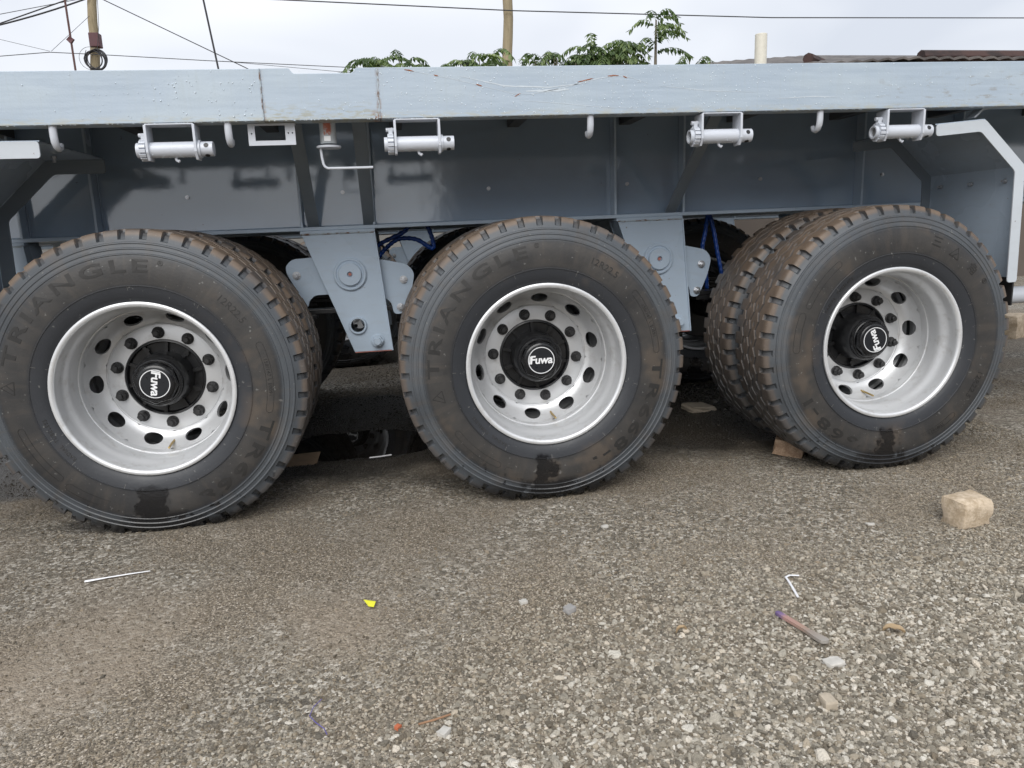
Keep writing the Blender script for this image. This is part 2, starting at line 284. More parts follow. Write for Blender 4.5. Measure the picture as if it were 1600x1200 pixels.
# ------------------------------------------------------------------ mesh helpers
SL = .0081                                                     # the frame stands a touch nose-down on its axles
class MB:
    def __init__(s): s.v = []; s.f = []
    def add(s, v, f):
        k = len(s.v); s.v += [tuple(map(float, p)) for p in v]; s.f += [tuple(k+i for i in q) for q in f]; return s
    def box(s, x0, x1, y0, y1, z0, z1):
        return s.add([(x, y, z) for x in (x0, x1) for y in (y0, y1) for z in (z0, z1)],
                     [(0, 1, 3, 2), (4, 6, 7, 5), (0, 4, 5, 1), (2, 3, 7, 6), (0, 2, 6, 4), (1, 5, 7, 3)])
    def tube(s, path, r, n=12, caps=True, sq=None):
        path = [Vector(p) for p in path]; rs = r if isinstance(r, (list, tuple)) else [r]*len(path)
        k = len(s.v); d = (path[1]-path[0]).normalized()
        a = d.cross(Vector((0, 0, 1)) if abs(d.z) < .9 else Vector((1, 0, 0))).normalized()
        for i, p in enumerate(path):
            if i == 0: d = path[1]-path[0]
            elif i == len(path)-1: d = path[-1]-path[-2]
            else: d = (path[i+1]-path[i]).normalized()+(path[i]-path[i-1]).normalized()
            d.normalize(); a = (a-d*a.dot(d)).normalized(); b = d.cross(a)
            for j in range(n):
                t_ = 2*PI*j/n; ca, cb = math.cos(t_), math.sin(t_)
                s.v.append(tuple(p+(a*ca*(sq[0] if sq else 1)+b*cb*(sq[1] if sq else 1))*rs[i]))
        for i in range(len(path)-1):
            for j in range(n):
                j2 = (j+1) % n; s.f.append((k+i*n+j, k+i*n+j2, k+(i+1)*n+j2, k+(i+1)*n+j))
        if caps:
            s.f.append(tuple(k+j for j in range(n))[::-1]); s.f.append(tuple(k+(len(path)-1)*n+j for j in range(n)))
        return s
    def cyl(s, p0, p1, r0, r1=None, n=24): return s.tube([p0, p1], [r0, r0 if r1 is None else r1], n)
    def prism(s, poly, y0, y1, holes=()):                       # polygon in x,z pushed from y0 to y1
        def area(p): return sum(p[i][0]*p[(i+1) % len(p)][1]-p[(i+1) % len(p)][0]*p[i][1] for i in range(len(p)))
        loops = [list(poly) if area(poly) > 0 else list(poly)[::-1]]+[list(h) if area(h) < 0 else list(h)[::-1] for h in holes]
        flat = [p for l in loops for p in l]; n = len(flat); k = len(s.v)
        tri = tessellate_polygon([[Vector((a, b, 0)) for a, b in l] for l in loops])
        s.v += [(a, y0, b) for a, b in flat]+[(a, y1, b) for a, b in flat]
        for q in tri:
            a, b, c_ = [flat[i] for i in q]
            if (b[0]-a[0])*(c_[1]-a[1])-(b[1]-a[1])*(c_[0]-a[0]) < 0: q = q[::-1]
            s.f.append(tuple(k+i for i in q)); s.f.append(tuple(k+n+i for i in q[::-1]))
        o = 0
        for l in loops:
            m = len(l)
            for i in range(m):
                j = (i+1) % m; s.f.append((k+o+i, k+n+o+i, k+n+o+j, k+o+j))
            o += m
        return s
    def revolve(s, prof, n=64, axis='y', close=False):          # prof: (r, a)
        k = len(s.v); m = len(prof)
        for j in range(n):
            t_ = 2*PI*j/n; c_, s_ = math.cos(t_), math.sin(t_)
            for r, a in prof: s.v.append((r*c_, a, r*s_) if axis == 'y' else (r*c_, r*s_, a))
        for j in range(n):
            j2 = (j+1) % n
            for i in range(m-1 if not close else m):
                i2 = (i+1) % m; q = (k+j*m+i, k+j*m+i2, k+j2*m+i2, k+j2*m+i)
                s.f.append(q if axis == 'y' else q[::-1])
        return s
    def xf(s, mat): s.v = [tuple(mat @ Vector(p)) for p in s.v]; return s
    def shear(s, k=SL): s.v = [(x, y, z+k*x) for x, y, z in s.v]; return s
    def build(s, name, mat, parent=None, smooth=False, bevel=0, loc=None, kind=None):
        me = bpy.data.meshes.new(name); me.from_pydata(s.v, [], s.f); me.update()
        return link(name, me, mat, parent, smooth, bevel, loc, kind)
def link(name, me, mat, parent=None, smooth=False, bevel=0, loc=None, kind=None):
    if mat: me.materials.clear(); me.materials.append(M[mat])
    if smooth:
        me.polygons.foreach_set('use_smooth', [True]*len(me.polygons))
        me.set_sharp_from_angle(angle=math.radians(38 if smooth is True else smooth))
    ob = bpy.data.objects.new(name, me); COL.objects.link(ob)
    if parent: ob.parent = parent
    if loc: ob.location = loc
    if kind: ob['kind'] = kind
    if bevel:
        b = ob.modifiers.new('bevel', 'BEVEL'); b.width = bevel; b.segments = 2; b.limit_method = 'ANGLE'; b.angle_limit = math.radians(50)
    return ob
def tag(o, label, cat=None, group=None, kind=None):
    if label: o['label'] = label
    if cat: o['category'] = cat
    if group: o['group'] = group
    if kind: o['kind'] = kind
    return o
def empty(name, loc=(0, 0, 0), parent=None):
    o = bpy.data.objects.new(name, None); COL.objects.link(o); o.location = loc; o.empty_display_size = .1
    if parent: o.parent = parent
    return o
def copy_tree(o, parent=None):
    c_ = o.copy(); COL.objects.link(c_)
    if parent is not None: c_.parent = parent
    for ch in o.children: copy_tree(ch, c_)
    return c_
def circ(cx, cz, r, n=24): return [(cx+r*math.cos(2*PI*i/n), cz+r*math.sin(2*PI*i/n)) for i in range(n)]
def rounded(poly, rad, n=4):                                   # round every corner of a polygon
    out = []; m = len(poly)
    for i in range(m):
        p0, p, p1 = Vector(poly[i-1]), Vector(poly[i]), Vector(poly[(i+1) % m])
        r_ = min(rad, (p0-p).length*.45, (p1-p).length*.45); a = p+(p0-p).normalized()*r_; b = p+(p1-p).normalized()*r_
        for j in range(n+1):
            u = j/n; out.append(tuple(a*(1-u)**2+p*2*u*(1-u)+b*u*u))
    return out
def sines(seed, k, lo, hi):
    g = np.random.default_rng(seed); a = g.uniform(0, 2*PI, k); fr = np.exp(g.uniform(np.log(lo), np.log(hi), k)); ph = g.uniform(0, 2*PI, k)
    am = 1/fr**.7; am /= am.sum()
    def f(x, y):
        r = 0
        for i in range(k): r = r+am[i]*np.sin(fr[i]*(x*math.cos(a[i])+y*math.sin(a[i]))+ph[i])
        return r
    return f

# ------------------------------------------------------------------ ground
_n1, _n2, _n3 = sines(3, 14, .8, 4), sines(4, 26, 4, 26), sines(6, 30, 14, 60)
def gauss(x, y, cx, cy, sx, sy): return np.exp(-((x-cx)/sx)**2-((y-cy)/sy)**2)
def height(x, y):
    h = .016+.022*_n1(x, y)+.014*_n2(x, y)
    h = h+.014*(gauss(x, y, -1.20, -.06, .26, .06)+gauss(x, y, .12, -.05, .22, .06)+gauss(x, y, 1.5, -.05, .22, .06))
    for wx in (-1.39, 0, 1.39): h = h-.006*gauss(x, y, wx, .32, .15, .30)
    h = np.where(gauss(x, y, -.75, 1.2, .62, .55) > .0, h-.070*gauss(x, y, -.72, 1.10, .46, .33)+.016*_n3(x, y)*gauss(x, y, -.72, 1.25, .6, .5), h)
    h = h-.02*gauss(x, y, 1.1, .75, .4, .3)
    far = np.clip((np.abs(y-1)-7)/40, 0, 1)+np.clip((np.abs(x)-9)/40, 0, 1)
    return h*(1-np.clip(far, 0, 1))
_f1, _f2 = sines(31, 26, 3.0, 14), sines(33, 16, 1.4, 4.2)
def fines(x, y):                                                # where compacted fine dirt covers the stones
    return np.clip((_f1(x, y)*1.5+_f2(x, y)*1.1-.20-.30*np.clip(-.9-y, 0, 1)-.12*np.clip(x-.6, 0, 2))*2.6, 0, .8)
WATER = -.012
def axis_pts(a, b, st, far): 
    core = np.arange(a, b+st/2, st); g = []; d = st; p = b
    while p < far: d *= 1.35; p += d; g.append(p)
    g2 = []; d = st; p = a
    while p > -far: d *= 1.35; p -= d; g2.append(p)
    return np.array(g2[::-1]+list(core)+g)
gx, gy = axis_pts(-3.4, 3.6, .022, 600), axis_pts(-2.2, 4.4, .022, 600)
X, Y = np.meshgrid(gx, gy, indexing='ij'); Zg = height(X, Y)
nv = np.stack([X.ravel(), Y.ravel(), Zg.ravel()], 1); ny = len(gy); nx = len(gx)
ii = (np.arange(nx-1)[:, None]*ny+np.arange(ny-1)[None]).ravel()
fc = np.stack([ii, ii+ny, ii+ny+1, ii+1], 1)
me = bpy.data.meshes.new('ground'); me.from_pydata(nv.tolist(), [], fc.tolist()); me.update()
_fa = me.attributes.new('fines', 'FLOAT', 'POINT'); _fa.data.foreach_set('value', fines(nv[:, 0], nv[:, 1]).astype(np.float32))
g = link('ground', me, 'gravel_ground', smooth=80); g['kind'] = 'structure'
for nm, cx, cy, rx, ry, WL in (('puddle', -.72, 1.14, .75, .62, WATER),):
    mb = MB(); k = 40
    mb.add([(cx+rx*math.cos(2*PI*i/k), cy+ry*math.sin(2*PI*i/k), WL) for i in range(k)], [tuple(range(k))])
    p = mb.build(nm, 'puddle_water'); p['kind'] = 'structure'

# loose gravel: real stones instanced on points
def gravel(name, n, x0, x1, y0, y1, smin, seed):
    r_ = np.random.default_rng(seed)
    x = r_.uniform(x0, x1, n); y = r_.uniform(y0, y1, n)
    coarse = np.clip(.5+1.5*_c1(x, y)+.40*np.clip((-.75-y)*1.3, -1.2, 1.2)+.22*np.clip(x-.3, -1.2, 1.4), 0, 1)
    keep = r_.random(n) < (.50+.50*coarse)*(1-.80*fines(x, y))
    x, y, coarse = x[keep], y[keep], coarse[keep]; n = len(x)
    s = np.exp(r_.normal(0, .38, n))*(.0016+.0015*coarse)*smin
    big = r_.random(n) < .007; s[big] *= r_.uniform(1.4, 2.0, big.sum())
    z = height(x, y)+s*.12
    me = bpy.data.meshes.new(name); me.from_pydata(np.stack([x, y, z], 1).tolist(), [], [])
    def at(nm, typ, dom, arr, key='value'):
        a = me.attributes.new(nm, typ, dom); a.data.foreach_set(key, np.ascontiguousarray(arr, dtype=np.float32).ravel() if typ != 'INT' else arr.astype(np.int32))
    at('sc', 'FLOAT_VECTOR', 'POINT', np.stack([s*r_.uniform(.8, 1.5, n), s*r_.uniform(.7, 1.15, n), s*r_.uniform(.45, .9, n)], 1), 'vector')
    at('rt', 'FLOAT_VECTOR', 'POINT', np.stack([r_.normal(0, .35, n), r_.normal(0, .35, n), r_.uniform(0, 6.28, n)], 1), 'vector')
    at('tone', 'FLOAT', 'POINT', np.clip(r_.beta(1.25, 1.6, n)*(.72+.36*coarse)+.06*coarse+np.where(big, .12, 0), 0, 1))
    at('hue', 'FLOAT', 'POINT', np.clip(r_.beta(1.4, 1.6, n)*1.1-.42*coarse+.1, 0, 1))
    at('idx', 'INT', 'POINT', r_.integers(0, 5, n))
    ob = link(name, me, None); ob['kind'] = 'stuff'
    ng = bpy.data.node_groups.new(name+'_nodes', 'GeometryNodeTree')
    ng.interface.new_socket('Geometry', in_out='INPUT', socket_type='NodeSocketGeometry')
    ng.interface.new_socket('Geometry', in_out='OUTPUT', socket_type='NodeSocketGeometry')
    N = ng.nodes; L = ng.links; gi = N.new('NodeGroupInput'); go = N.new('NodeGroupOutput')
    jn = N.new('GeometryNodeJoinGeometry')
    for k in range(5):
        ico = N.new('GeometryNodeMeshIcoSphere'); ico.inputs['Radius'].default_value = 1; ico.inputs['Subdivisions'].default_value = 2
        nz_ = N.new('ShaderNodeTexNoise'); nz_.noise_dimensions = '4D'; nz_.inputs['W'].default_value = k*3.7; nz_.inputs['Scale'].default_value = .9; nz_.inputs['Detail'].default_value = 1
        ps = N.new('GeometryNodeInputPosition'); sub = N.new('ShaderNodeMath'); sub.operation = 'MULTIPLY_ADD'
        sub.inputs[1].default_value = 1.9; sub.inputs[2].default_value = .05; L.new(nz_.outputs['Fac'], sub.inputs[0]); L.new(ps.outputs[0], nz_.inputs['Vector'])
        vm = N.new('ShaderNodeVectorMath'); vm.operation = 'SCALE'; L.new(ps.outputs[0], vm.inputs[0]); L.new(sub.outputs[0], vm.inputs['Scale'])
        sp = N.new('GeometryNodeSetPosition'); L.new(ico.outputs['Mesh'], sp.inputs['Geometry']); L.new(vm.outputs[0], sp.inputs['Position'])
        sm_ = N.new('GeometryNodeSetMaterial'); sm_.inputs['Material'].default_value = M['gravel_stone']; L.new(sp.outputs[0], sm_.inputs['Geometry'])
        ti = N.new('GeometryNodeGeometryToInstance'); L.new(sm_.outputs[0], ti.inputs[0]); L.new(ti.outputs[0], jn.inputs[0])
    ip = N.new('GeometryNodeInstanceOnPoints'); L.new(gi.outputs[0], ip.inputs['Points']); L.new(jn.outputs[0], ip.inputs['Instance'])
    ip.inputs['Pick Instance'].default_value = True
    for nm, typ, sk in (('sc', 'FLOAT_VECTOR', 'Scale'), ('rt', 'FLOAT_VECTOR', 'Rotation'), ('idx', 'INT', 'Instance Index')):
        na = N.new('GeometryNodeInputNamedAttribute'); na.data_type = typ; na.inputs['Name'].default_value = nm
        L.new(na.outputs[0], ip.inputs[sk])
    L.new(ip.outputs[0], go.inputs[0])
    md = ob.modifiers.new('scatter', 'NODES'); md.node_group = ng
    return ob
_c1 = sines(9, 18, 1.2, 7)
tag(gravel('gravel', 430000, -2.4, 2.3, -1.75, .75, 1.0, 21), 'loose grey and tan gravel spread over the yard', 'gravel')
tag(gravel('gravel', 110000, -2.6, 3.2, .75, 3.6, 1.6, 22), 'damp gravel lying under and behind the trailer, wet round the puddle', 'gravel')

# ------------------------------------------------------------------ wheel meshes (axis along y, outer face towards -y)
R0 = .537
def tyre_mesh():
    NP = 48; fr = [0, .03, .12, .27, .36, .5, .68, .84]; th = np.array([(p+f_)/NP*2*PI for p in range(NP) for f_ in fr])
    frac = np.array(fr*NP)
    notch = np.interp(frac, [0, .03, .27, .36, 1], [0, 1, 1, 0, 0]); zig = np.abs(frac*2-1)*2-1
    cut = np.interp(frac, [0, .5, .68, .84, 1], [0, 0, 1, 0, 0])
    side = [(.284, .124), (.290, .133), (.297, .141), (.305, .1475), (.318, .153), (.334, .157), (.346, .159), (.349, .1595), (.3505, .1617), (.3525, .1617), (.354, .160),
            (.372, .1615), (.392, .162), (.412, .1612), (.43, .159), (.447, .1555), (.451, .1543), (.453, .1558), (.456, .1552), (.458, .1520), (.468, .1495),
            (.471, .1510), (.474, .1503), (.476, .1470), (.486, .1442), (.489, .1457), (.492, .1447), (.494, .1400), (.501, .1365)]
    rows = []                                                    # each row: (r array, y array, groove array)
    one = np.ones(len(th))
    for r_, y_ in side: rows.append((r_*one, -y_*one, 0*one))
    rows.append((.503*one, -.1350+.011*notch, notch)); rows.append((.519*one, -.1300+.017*notch, notch)); rows.append((.5295*one-.007*notch, -.1245+.018*notch, notch))
    rows.append((.5335*one-.0095*notch, -.1185+.016*notch, notch)); rows.append((.5345*one-.010*notch, -.100*one, notch)); rows.append((.5348*one-.012*notch, -.088*one, notch)); rows.append((.535*one, -.083*one, 0*one))
    def crown(y_): return R0-.0015*(y_/.1)**2
    for gy_ in (-.052, 0., .052):
        a = .008*zig*(1 if gy_ != 0 else -1)
        for dy, dp in ((-.0085, 0), (-.0055, 1), (.0055, 1), (.0085, 0)):
            yy = gy_+dy+a; rows.append((crown(yy)-.013*dp, yy, dp*one))
        if gy_ < .05:
            yc = gy_+.026
            for dy, dp in ((-.007, 0), (-.003, 1), (.003, 1), (.007, 0)): rows.append((crown(yc)-.006*dp*cut, (yc+dy)*one, dp*cut))
    rows += [(.535*one, .083*one, 0*one), (.5348*one-.012*notch, .088*one, notch), (.5345*one-.010*notch, .100*one, notch), (.5335*one-.0095*notch, .1185-.016*notch, notch), (.5295*one-.010*notch, .1245-.024*notch, notch), (.519*one, .1300-.024*notch, notch), (.503*one, .1350-.016*notch, notch)]
    for r_, y_ in side[::-1][::2]: rows.append((r_*one, y_*one, 0*one))
    Rr = np.array([q[0] for q in rows]); Yy = np.array([q[1] for q in rows]); G_ = np.array([q[2] for q in rows])
    m_, n_ = Rr.shape
    V = np.stack([Rr*np.cos(th), Yy, Rr*np.sin(th)], -1).reshape(-1, 3)
    zz_ = V[:, 2]; lim = -.517; low_ = np.clip((-.36-zz_)/.14, 0, 1)*np.exp(-(V[:, 0]/.20)**2)
    V[:, 1] *= 1+.075*low_*np.clip((R0-np.hypot(V[:, 0], zz_))/.06, 0, 1)
    V[:, 2] = np.where(zz_ < lim+.012, lim+.012-.012*(1-np.exp(-(lim+.012-zz_)/.012)), zz_)
    i_ = np.arange(m_-1)[:, None]*n_; j_ = np.arange(n_)[None]; j2 = (j_+1) % n_
    F = np.stack([i_+j_, i_+j2, i_+n_+j2, i_+n_+j_], -1).reshape(-1, 4)[:, ::-1]
    me = bpy.data.meshes.new('tyre'); me.from_pydata(V.tolist(), [], F.tolist()); me.update()
    at = me.attributes.new('groove', 'FLOAT', 'POINT'); at.data.foreach_set('value', G_.ravel().astype(np.float32))
    return me
TYRE = tyre_mesh()

# rim and disc.  local y = 0 is the tyre mid plane; world Y = y + .15 for outer wheels
def rim_builder():
    mb = MB()
    barrel = [(.2805, .128), (.296, .150), (.2985, .146), (.299, .140), (.2985, .136)]  # inner-side lip, unseen mostly
    prof = [(.2965, -.1385), (.2988, -.143), (.2995, -.1475), (.2985, -.1512), (.2955, -.1532), (.2910, -.1536), (.2865, -.1525), (.2830, -.1496), (.2810, -.1450), (.2802, -.138),
            (.2798, -.124), (.2790, -.108), (.2770, -.098), (.2725, -.088), (.2675, -.078), (.2640, -.069), (.2622, -.058), (.2616, -.040), (.2618, -.018), (.2622, -.004),
            (.2590, -.0035), (.2578, .000), (.2575, .010), (.2572, .034)]
    mb.revolve(prof, 96)
    mb.revolve([(.2572, .034), (.262, .09), (.276, .105), (.284, .115), (.285, .140), (.296, .150), (.299, .145), (.2975, .138), (.287, .13), (.2965, -.1385)], 96)
    # bowl with ten oval hand holes (o-grid per sector): from r=.2615,y=.030 to r=.204,y=.094
    def bowl(th, s):                                             # s 0 outer .. 1 inner
        r_ = .2574+(.204-.2574)*s; y_ = .030+.066*(s**.8)+.010*math.sin(PI*s); return (r_*math.cos(th), y_, r_*math.sin(th))
    Mn, K = 48, 5
    for k in range(10):
        t0 = 2*PI*(k+.5)/10-PI/2; base = len(mb.v); hw = PI/10
        for q in range(K+1):
            u = q/K
            for j in range(Mn):
                ph = 2*PI*(j+.5)/Mn; c_, s_ = math.cos(ph), math.sin(ph); mm = max(abs(c_), abs(s_))
                rx, ry = c_/mm, s_/mm; ex, ey = c_*.45, s_*.66
                x_ = ex+(rx-ex)*u; y_ = ey+(ry-ey)*u
                mb.v.append(bowl(t0+x_*hw, .5+y_*.5))
        for q in range(K):
            for j in range(Mn):
                j2 = (j+1) % Mn; a = base+q*Mn; mb.f.append((a+j, a+Mn+j, a+Mn+j2, a+j2))
        b2 = len(mb.v)                                           # rolled thickness of the hole
        for j in range(Mn):
            x_, y_, z_ = mb.v[base+j]; rr = math.hypot(x_, z_); mb.v.append((x_*(rr+.006)/rr, y_+.012, z_*(rr+.006)/rr))
        for j in range(Mn):
            j2 = (j+1) % Mn; mb.f.append((base+j, base+j2, b2+j2, b2+j))
    mb.revolve([(.2045, .0955), (.2030, .0995), (.2010, .1005), (.1985, .0985), (.1965, .0975), (.143, .0975), (.1415, .0990), (.1410, .112)], 96)
    return mb
_rb = rim_builder(); RIM = bpy.data.meshes.new('wheel'); RIM.from_pydata(_rb.v, [], _rb.f); RIM.update()
import bmesh
def fixn(me, dist=1e-5):
    b = bmesh.new(); b.from_mesh(me); bmesh.ops.remove_doubles(b, verts=b.verts, dist=dist); bmesh.ops.recalc_face_normals(b, faces=b.faces); b.to_mesh(me); b.free(); me.update()
fixn(RIM, 2e-5)

def nut_mesh():
    mb = MB()
    mb.revolve([(0, .0), (.0215, .0), (.0215, -.004), (.019, -.006), (0, -.006)], 24)
    mb.v += []; k = len(mb.v)
    mb.revolve([(.0185, -.005), (.0185, -.022), (.0150, -.0255), (0, -.0255)], 6)
    mb.revolve([(.0105, -.025), (.0105, -.036), (.008, -.038), (0, -.038)], 16)
    me = bpy.data.meshes.new('lug_nut'); me.from_pydata(mb.v, [], mb.f); fixn(me); return me
NUT = nut_mesh()
def hub_mesh():
    mb = MB()
    mb.revolve([(.1408, .105), (.1400, .098), (.134, .096), (.131, .100), (.1295, .112), (.098, .114), (.0975, .085), (.0955, .050), (.0925, .020), (.088, .014), (.086, .012), (.083, .012), (.083, .004), (.08, .004), (0, .004)], 64)
    for k in range(10):                                          # stiff ribs between hub and flange
        a = 2*PI*(k+.25)/10; rb = MB().box(.094, .132, -.006, .006, .099, .116)
        mb.add([(x*math.cos(a)-y*math.sin(a), z, x*math.sin(a)+y*math.cos(a)) for x, y, z in rb.v], rb.f)
    for k in range(5):
        a = 2*PI*(k+.6)/5
        mb.cyl((.116*math.cos(a), .114, .116*math.sin(a)), (.116*math.cos(a), .098, .116*math.sin(a)), .009, n=6)
    me = bpy.data.meshes.new('hub'); me.from_pydata(mb.v, [], mb.f); fixn(me); return me
HUB = hub_mesh()
def cap_mesh():
    mb = MB()
    mb.revolve([(.0845, .006), (.0845, -.001), (.082, -.004), (.079, -.0045), (.079, -.008), (.0765, -.010), (.074, -.010)], 64)
    mb.revolve([(.0765, -.008), (.0765, -.0185), (.073, -.0225), (.068, -.023)], 8)
    mb.revolve([(.0685, -.0215), (.0672, -.026), (.0650, -.0262), (.0645, -.0290), (.060, -.0315), (.0555, -.0322), (0, -.0322)], 64)
    me = bpy.data.meshes.new('hub_cap'); me.from_pydata(mb.v, [], mb.f); fixn(me); return me
CAP = cap_mesh()

# ---- lettering
def text_mesh(txt, size, shear=0., off=0., space=1.):
    cu = bpy.data.curves.new('txt', 'FONT'); cu.body = txt; cu.size = size; cu.shear = shear; cu.offset = off; cu.space_character = space
    cu.align_x = 'CENTER'; cu.align_y = 'CENTER'; cu.resolution_u = 3
    ob = bpy.data.objects.new('txt', cu); COL.objects.link(ob); dg = bpy.context.evaluated_depsgraph_get(); dg.update()
    me = bpy.data.meshes.new_from_object(ob.evaluated_get(dg)); bpy.data.objects.remove(ob); bpy.data.curves.remove(cu)
    v = [(p.co.x, p.co.y) for p in me.vertices]; f_ = [tuple(p.vertices) for p in me.polygons]; bpy.data.meshes.remove(me)
    return v, f_
_sy = [(.346, .159), (.354, .160), (.372, .1615), (.392, .162), (.412, .1612), (.43, .159), (.447, .1555)]
_syr = [a for a, b in _sy]; _syy = [b for a, b in _sy]
_beadr = [.297, .305, .318, .334, .346]; _beady = [.141, .1475, .153, .157, .159]
def sidewall_y(r_): return float(np.interp(r_, _beadr+_syr[1:], _beady+_syy[1:]))
def ring_solid(mb, v, f_, rad, ang, raise_=.0011):               # wrap flat shapes round the sidewall; ang = centre, reading clockwise
    def mp_(x, y, up):
        r_ = rad+y; a = ang-x/rad; return (r_*math.cos(a), -(sidewall_y(r_)+up), r_*math.sin(a))
    k = len(mb.v); n = len(v)
    mb.v += [mp_(x, y, raise_) for x, y in v]+[mp_(x, y, -.001) for x, y in v]
    ed = {}
    for q in f_:
        mb.f.append(tuple(k+i for i in q))
        for i in range(len(q)):
            e_ = (q[i], q[(i+1) % len(q)]); ed[e_] = ed.get(e_, 0)+1
    for (a, b) in list(ed):
        if (b, a) not in ed: mb.f.append((k+a, k+n+a, k+n+b, k+b))
def ring_text(mb, txt, size, rad, deg, span=None, **kw):
    v, f_ = text_mesh(txt, size, **kw)
    if span:
        xs_ = [a for a, b in v]; c0 = (min(xs_)+max(xs_))/2; k_ = math.radians(span)*rad/(max(xs_)-min(xs_)); v = [((a-c0)*k_, b) for a, b in v]
    ring_solid(mb, v, f_, rad, math.radians(deg))
def ring_line(mb, pts, wdt=.0016, raise_=.0009):                   # polyline in (x,y) flat strip pieces
    pass
def ring_strip(mb, rad, d0, d1, wdt, raise_=.0009):
    n = max(2, int(abs(d1-d0)/2)); v = []; f_ = []
    for i in range(n+1):
        a = math.radians(d0+(d1-d0)*i/n); v += [(-a*rad, -wdt/2), (-a*rad, wdt/2)]
        if i: q = 2*i; f_.append((q-2, q-1, q+1, q))
    ring_solid(mb, v, f_, rad, 0., raise_)
def pill(mb, rad, d0, d1, hgt):
    w_ = .0013; ring_strip(mb, rad+hgt/2, d0, d1, w_); ring_strip(mb, rad-hgt/2, d0, d1, w_)
    for d in (d0, d1):
        s_ = 1 if d == max(d0, d1) else -1; v = []; f_ = []; a = math.radians(d)
        for i in range(9):
            u = PI*i/8-PI/2
            for rr in (hgt/2-w_/2, hgt/2+w_/2): v.append((-a*rad-s_*rr*math.cos(u), rr*math.sin(u)))
            if i: q = 2*i; f_.append((q-2, q-1, q+1, q))
        ring_solid(mb, v, f_, rad, 0., .0009)
def poly2(pts): return pts, [tuple(range(len(pts)))]
def letters(variant):
    out = []
    def nb(): out.append(MB()); return out[-1]
    if variant == 0:
        mb = nb(); ring_text(mb, 'TRIANGLE', .058, .415, 132, span=84, off=.0014, space=1.28)
        ring_text(nb(), '®', .024, .432, 85)
        tri_deg = 184
    else:
        v, f_ = text_mesh('三', .046, off=.0004); ring_solid(nb(), v, f_, .415, math.radians(145))
        v, f_ = text_mesh('角', .046, off=.0004); ring_solid(nb(), v, f_, .415, math.radians(118))
        ring_text(nb(), '®', .03, .432, 108); tri_deg = 132
    a = .024; mb = nb()                                          # the stroked triangle mark
    for (p, q) in (((-a, -.019), (0, .021)), ((0, .021), (a, -.019)), ((a, -.019), (-a, -.019)), ((-.008, -.016), (.010, .004))):
        d = Vector((q[0]-p[0], q[1]-p[1])); n_ = Vector((-d.y, d.x)).normalized()*.0016
        ring_solid(mb, [(p[0]+n_.x, p[1]+n_.y), (p[0]-n_.x, p[1]-n_.y), (q[0]-n_.x, q[1]-n_.y), (q[0]+n_.x, q[1]+n_.y)], [(0, 1, 2, 3)], .415, math.radians(tri_deg))
    ring_text(nb(), '12R22.5', .034, .408, 49, space=1.05)
    mb = nb(); ring_text(mb, '150/147 L E0091', .017, .412, 12, space=1.15); pill(mb, .412, -4, 28, .022)
    ring_text(nb(), 'TR668-I', .056, .414, -42, span=66, off=.0014, space=1.3)
    pill(nb(), .418, -104, -122, .026); pill(nb(), .410, -128, -155, .022)
    ring_text(nb(), 'RADIAL  TUBELESS', .0165, .330, -135-8, space=1.25)
    return out
LET = []
for vv in (0, 1):
    LET.append([])
    for mb in letters(vv):
        me = bpy.data.meshes.new('lettering'); me.from_pydata(mb.v, [], mb.f); me.update(); me.materials.append(M['tyre_letter']); LET[-1].append(me)
_mk = MB()
for d in (100, 172, 62, 8, -24, -62, -128, -98, 215):
    a = math.radians(d); n_ = Vector((-math.sin(a), math.cos(a)))*.0007
    p0 = Vector((math.cos(a), math.sin(a)))*.303; p1 = Vector((math.cos(a), math.sin(a)))*.350
    _mk.add([(p0.x+n_.x, -.1475, p0.y+n_.y), (p0.x-n_.x, -.1475, p0.y-n_.y), (p1.x-n_.x, -.1615, p1.y-n_.y), (p1.x+n_.x, -.1615, p1.y+n_.y)], [(0, 1, 2, 3)])
MARK = bpy.data.meshes.new('mould_mark'); MARK.from_pydata(_mk.v, [], _mk.f)
def emblem_mesh(kind):
    mb = MB()
    if kind == 0:
        v, f_ = text_mesh('Fuwa', .043, shear=.12, off=.0011, space=.95); y_ = -.0343
        mb.add([(a-.001, y_, b+.001) for a, b in v], f_)
        # swash before the F
        mb.add([(-.0475, y_, -.013), (-.0435, y_, -.013), (-.0405, y_, .017), (-.0445, y_, .017)], [(0, 1, 2, 3)])
        mb.revolve([(.0485, -.0338), (.0485, -.0345), (.0512, -.0345), (.0512, -.0338)], 64)
    else:
        mb.revolve([(.0535, -.030), (.0535, -.0332), (.052, -.0336), (0, -.0336)], 64)
    me = bpy.data.meshes.new('emblem'); me.from_pydata(mb.v, [], mb.f); me.update(); return me
EMB, DISC = emblem_mesh(0), emblem_mesh(1)
VALVE = MB().tube([(0, .085, -.236), (0, .045, -.238), (.002, -.005, -.243)], [.0045, .0042, .0036], 10)
vme = bpy.data.meshes.new('valve_stem'); vme.from_pydata(VALVE.v, [], VALVE.f)
DRUM = MB().revolve([(.0, -.165), (.205, -.165), (.21, -.155), (.21, .06), (.20, .07), (.14, .075), (.0, .075)], 48)
dme = bpy.data.meshes.new('brake_drum'); dme.from_pydata(DRUM.v, [], DRUM.f); fixn(dme)
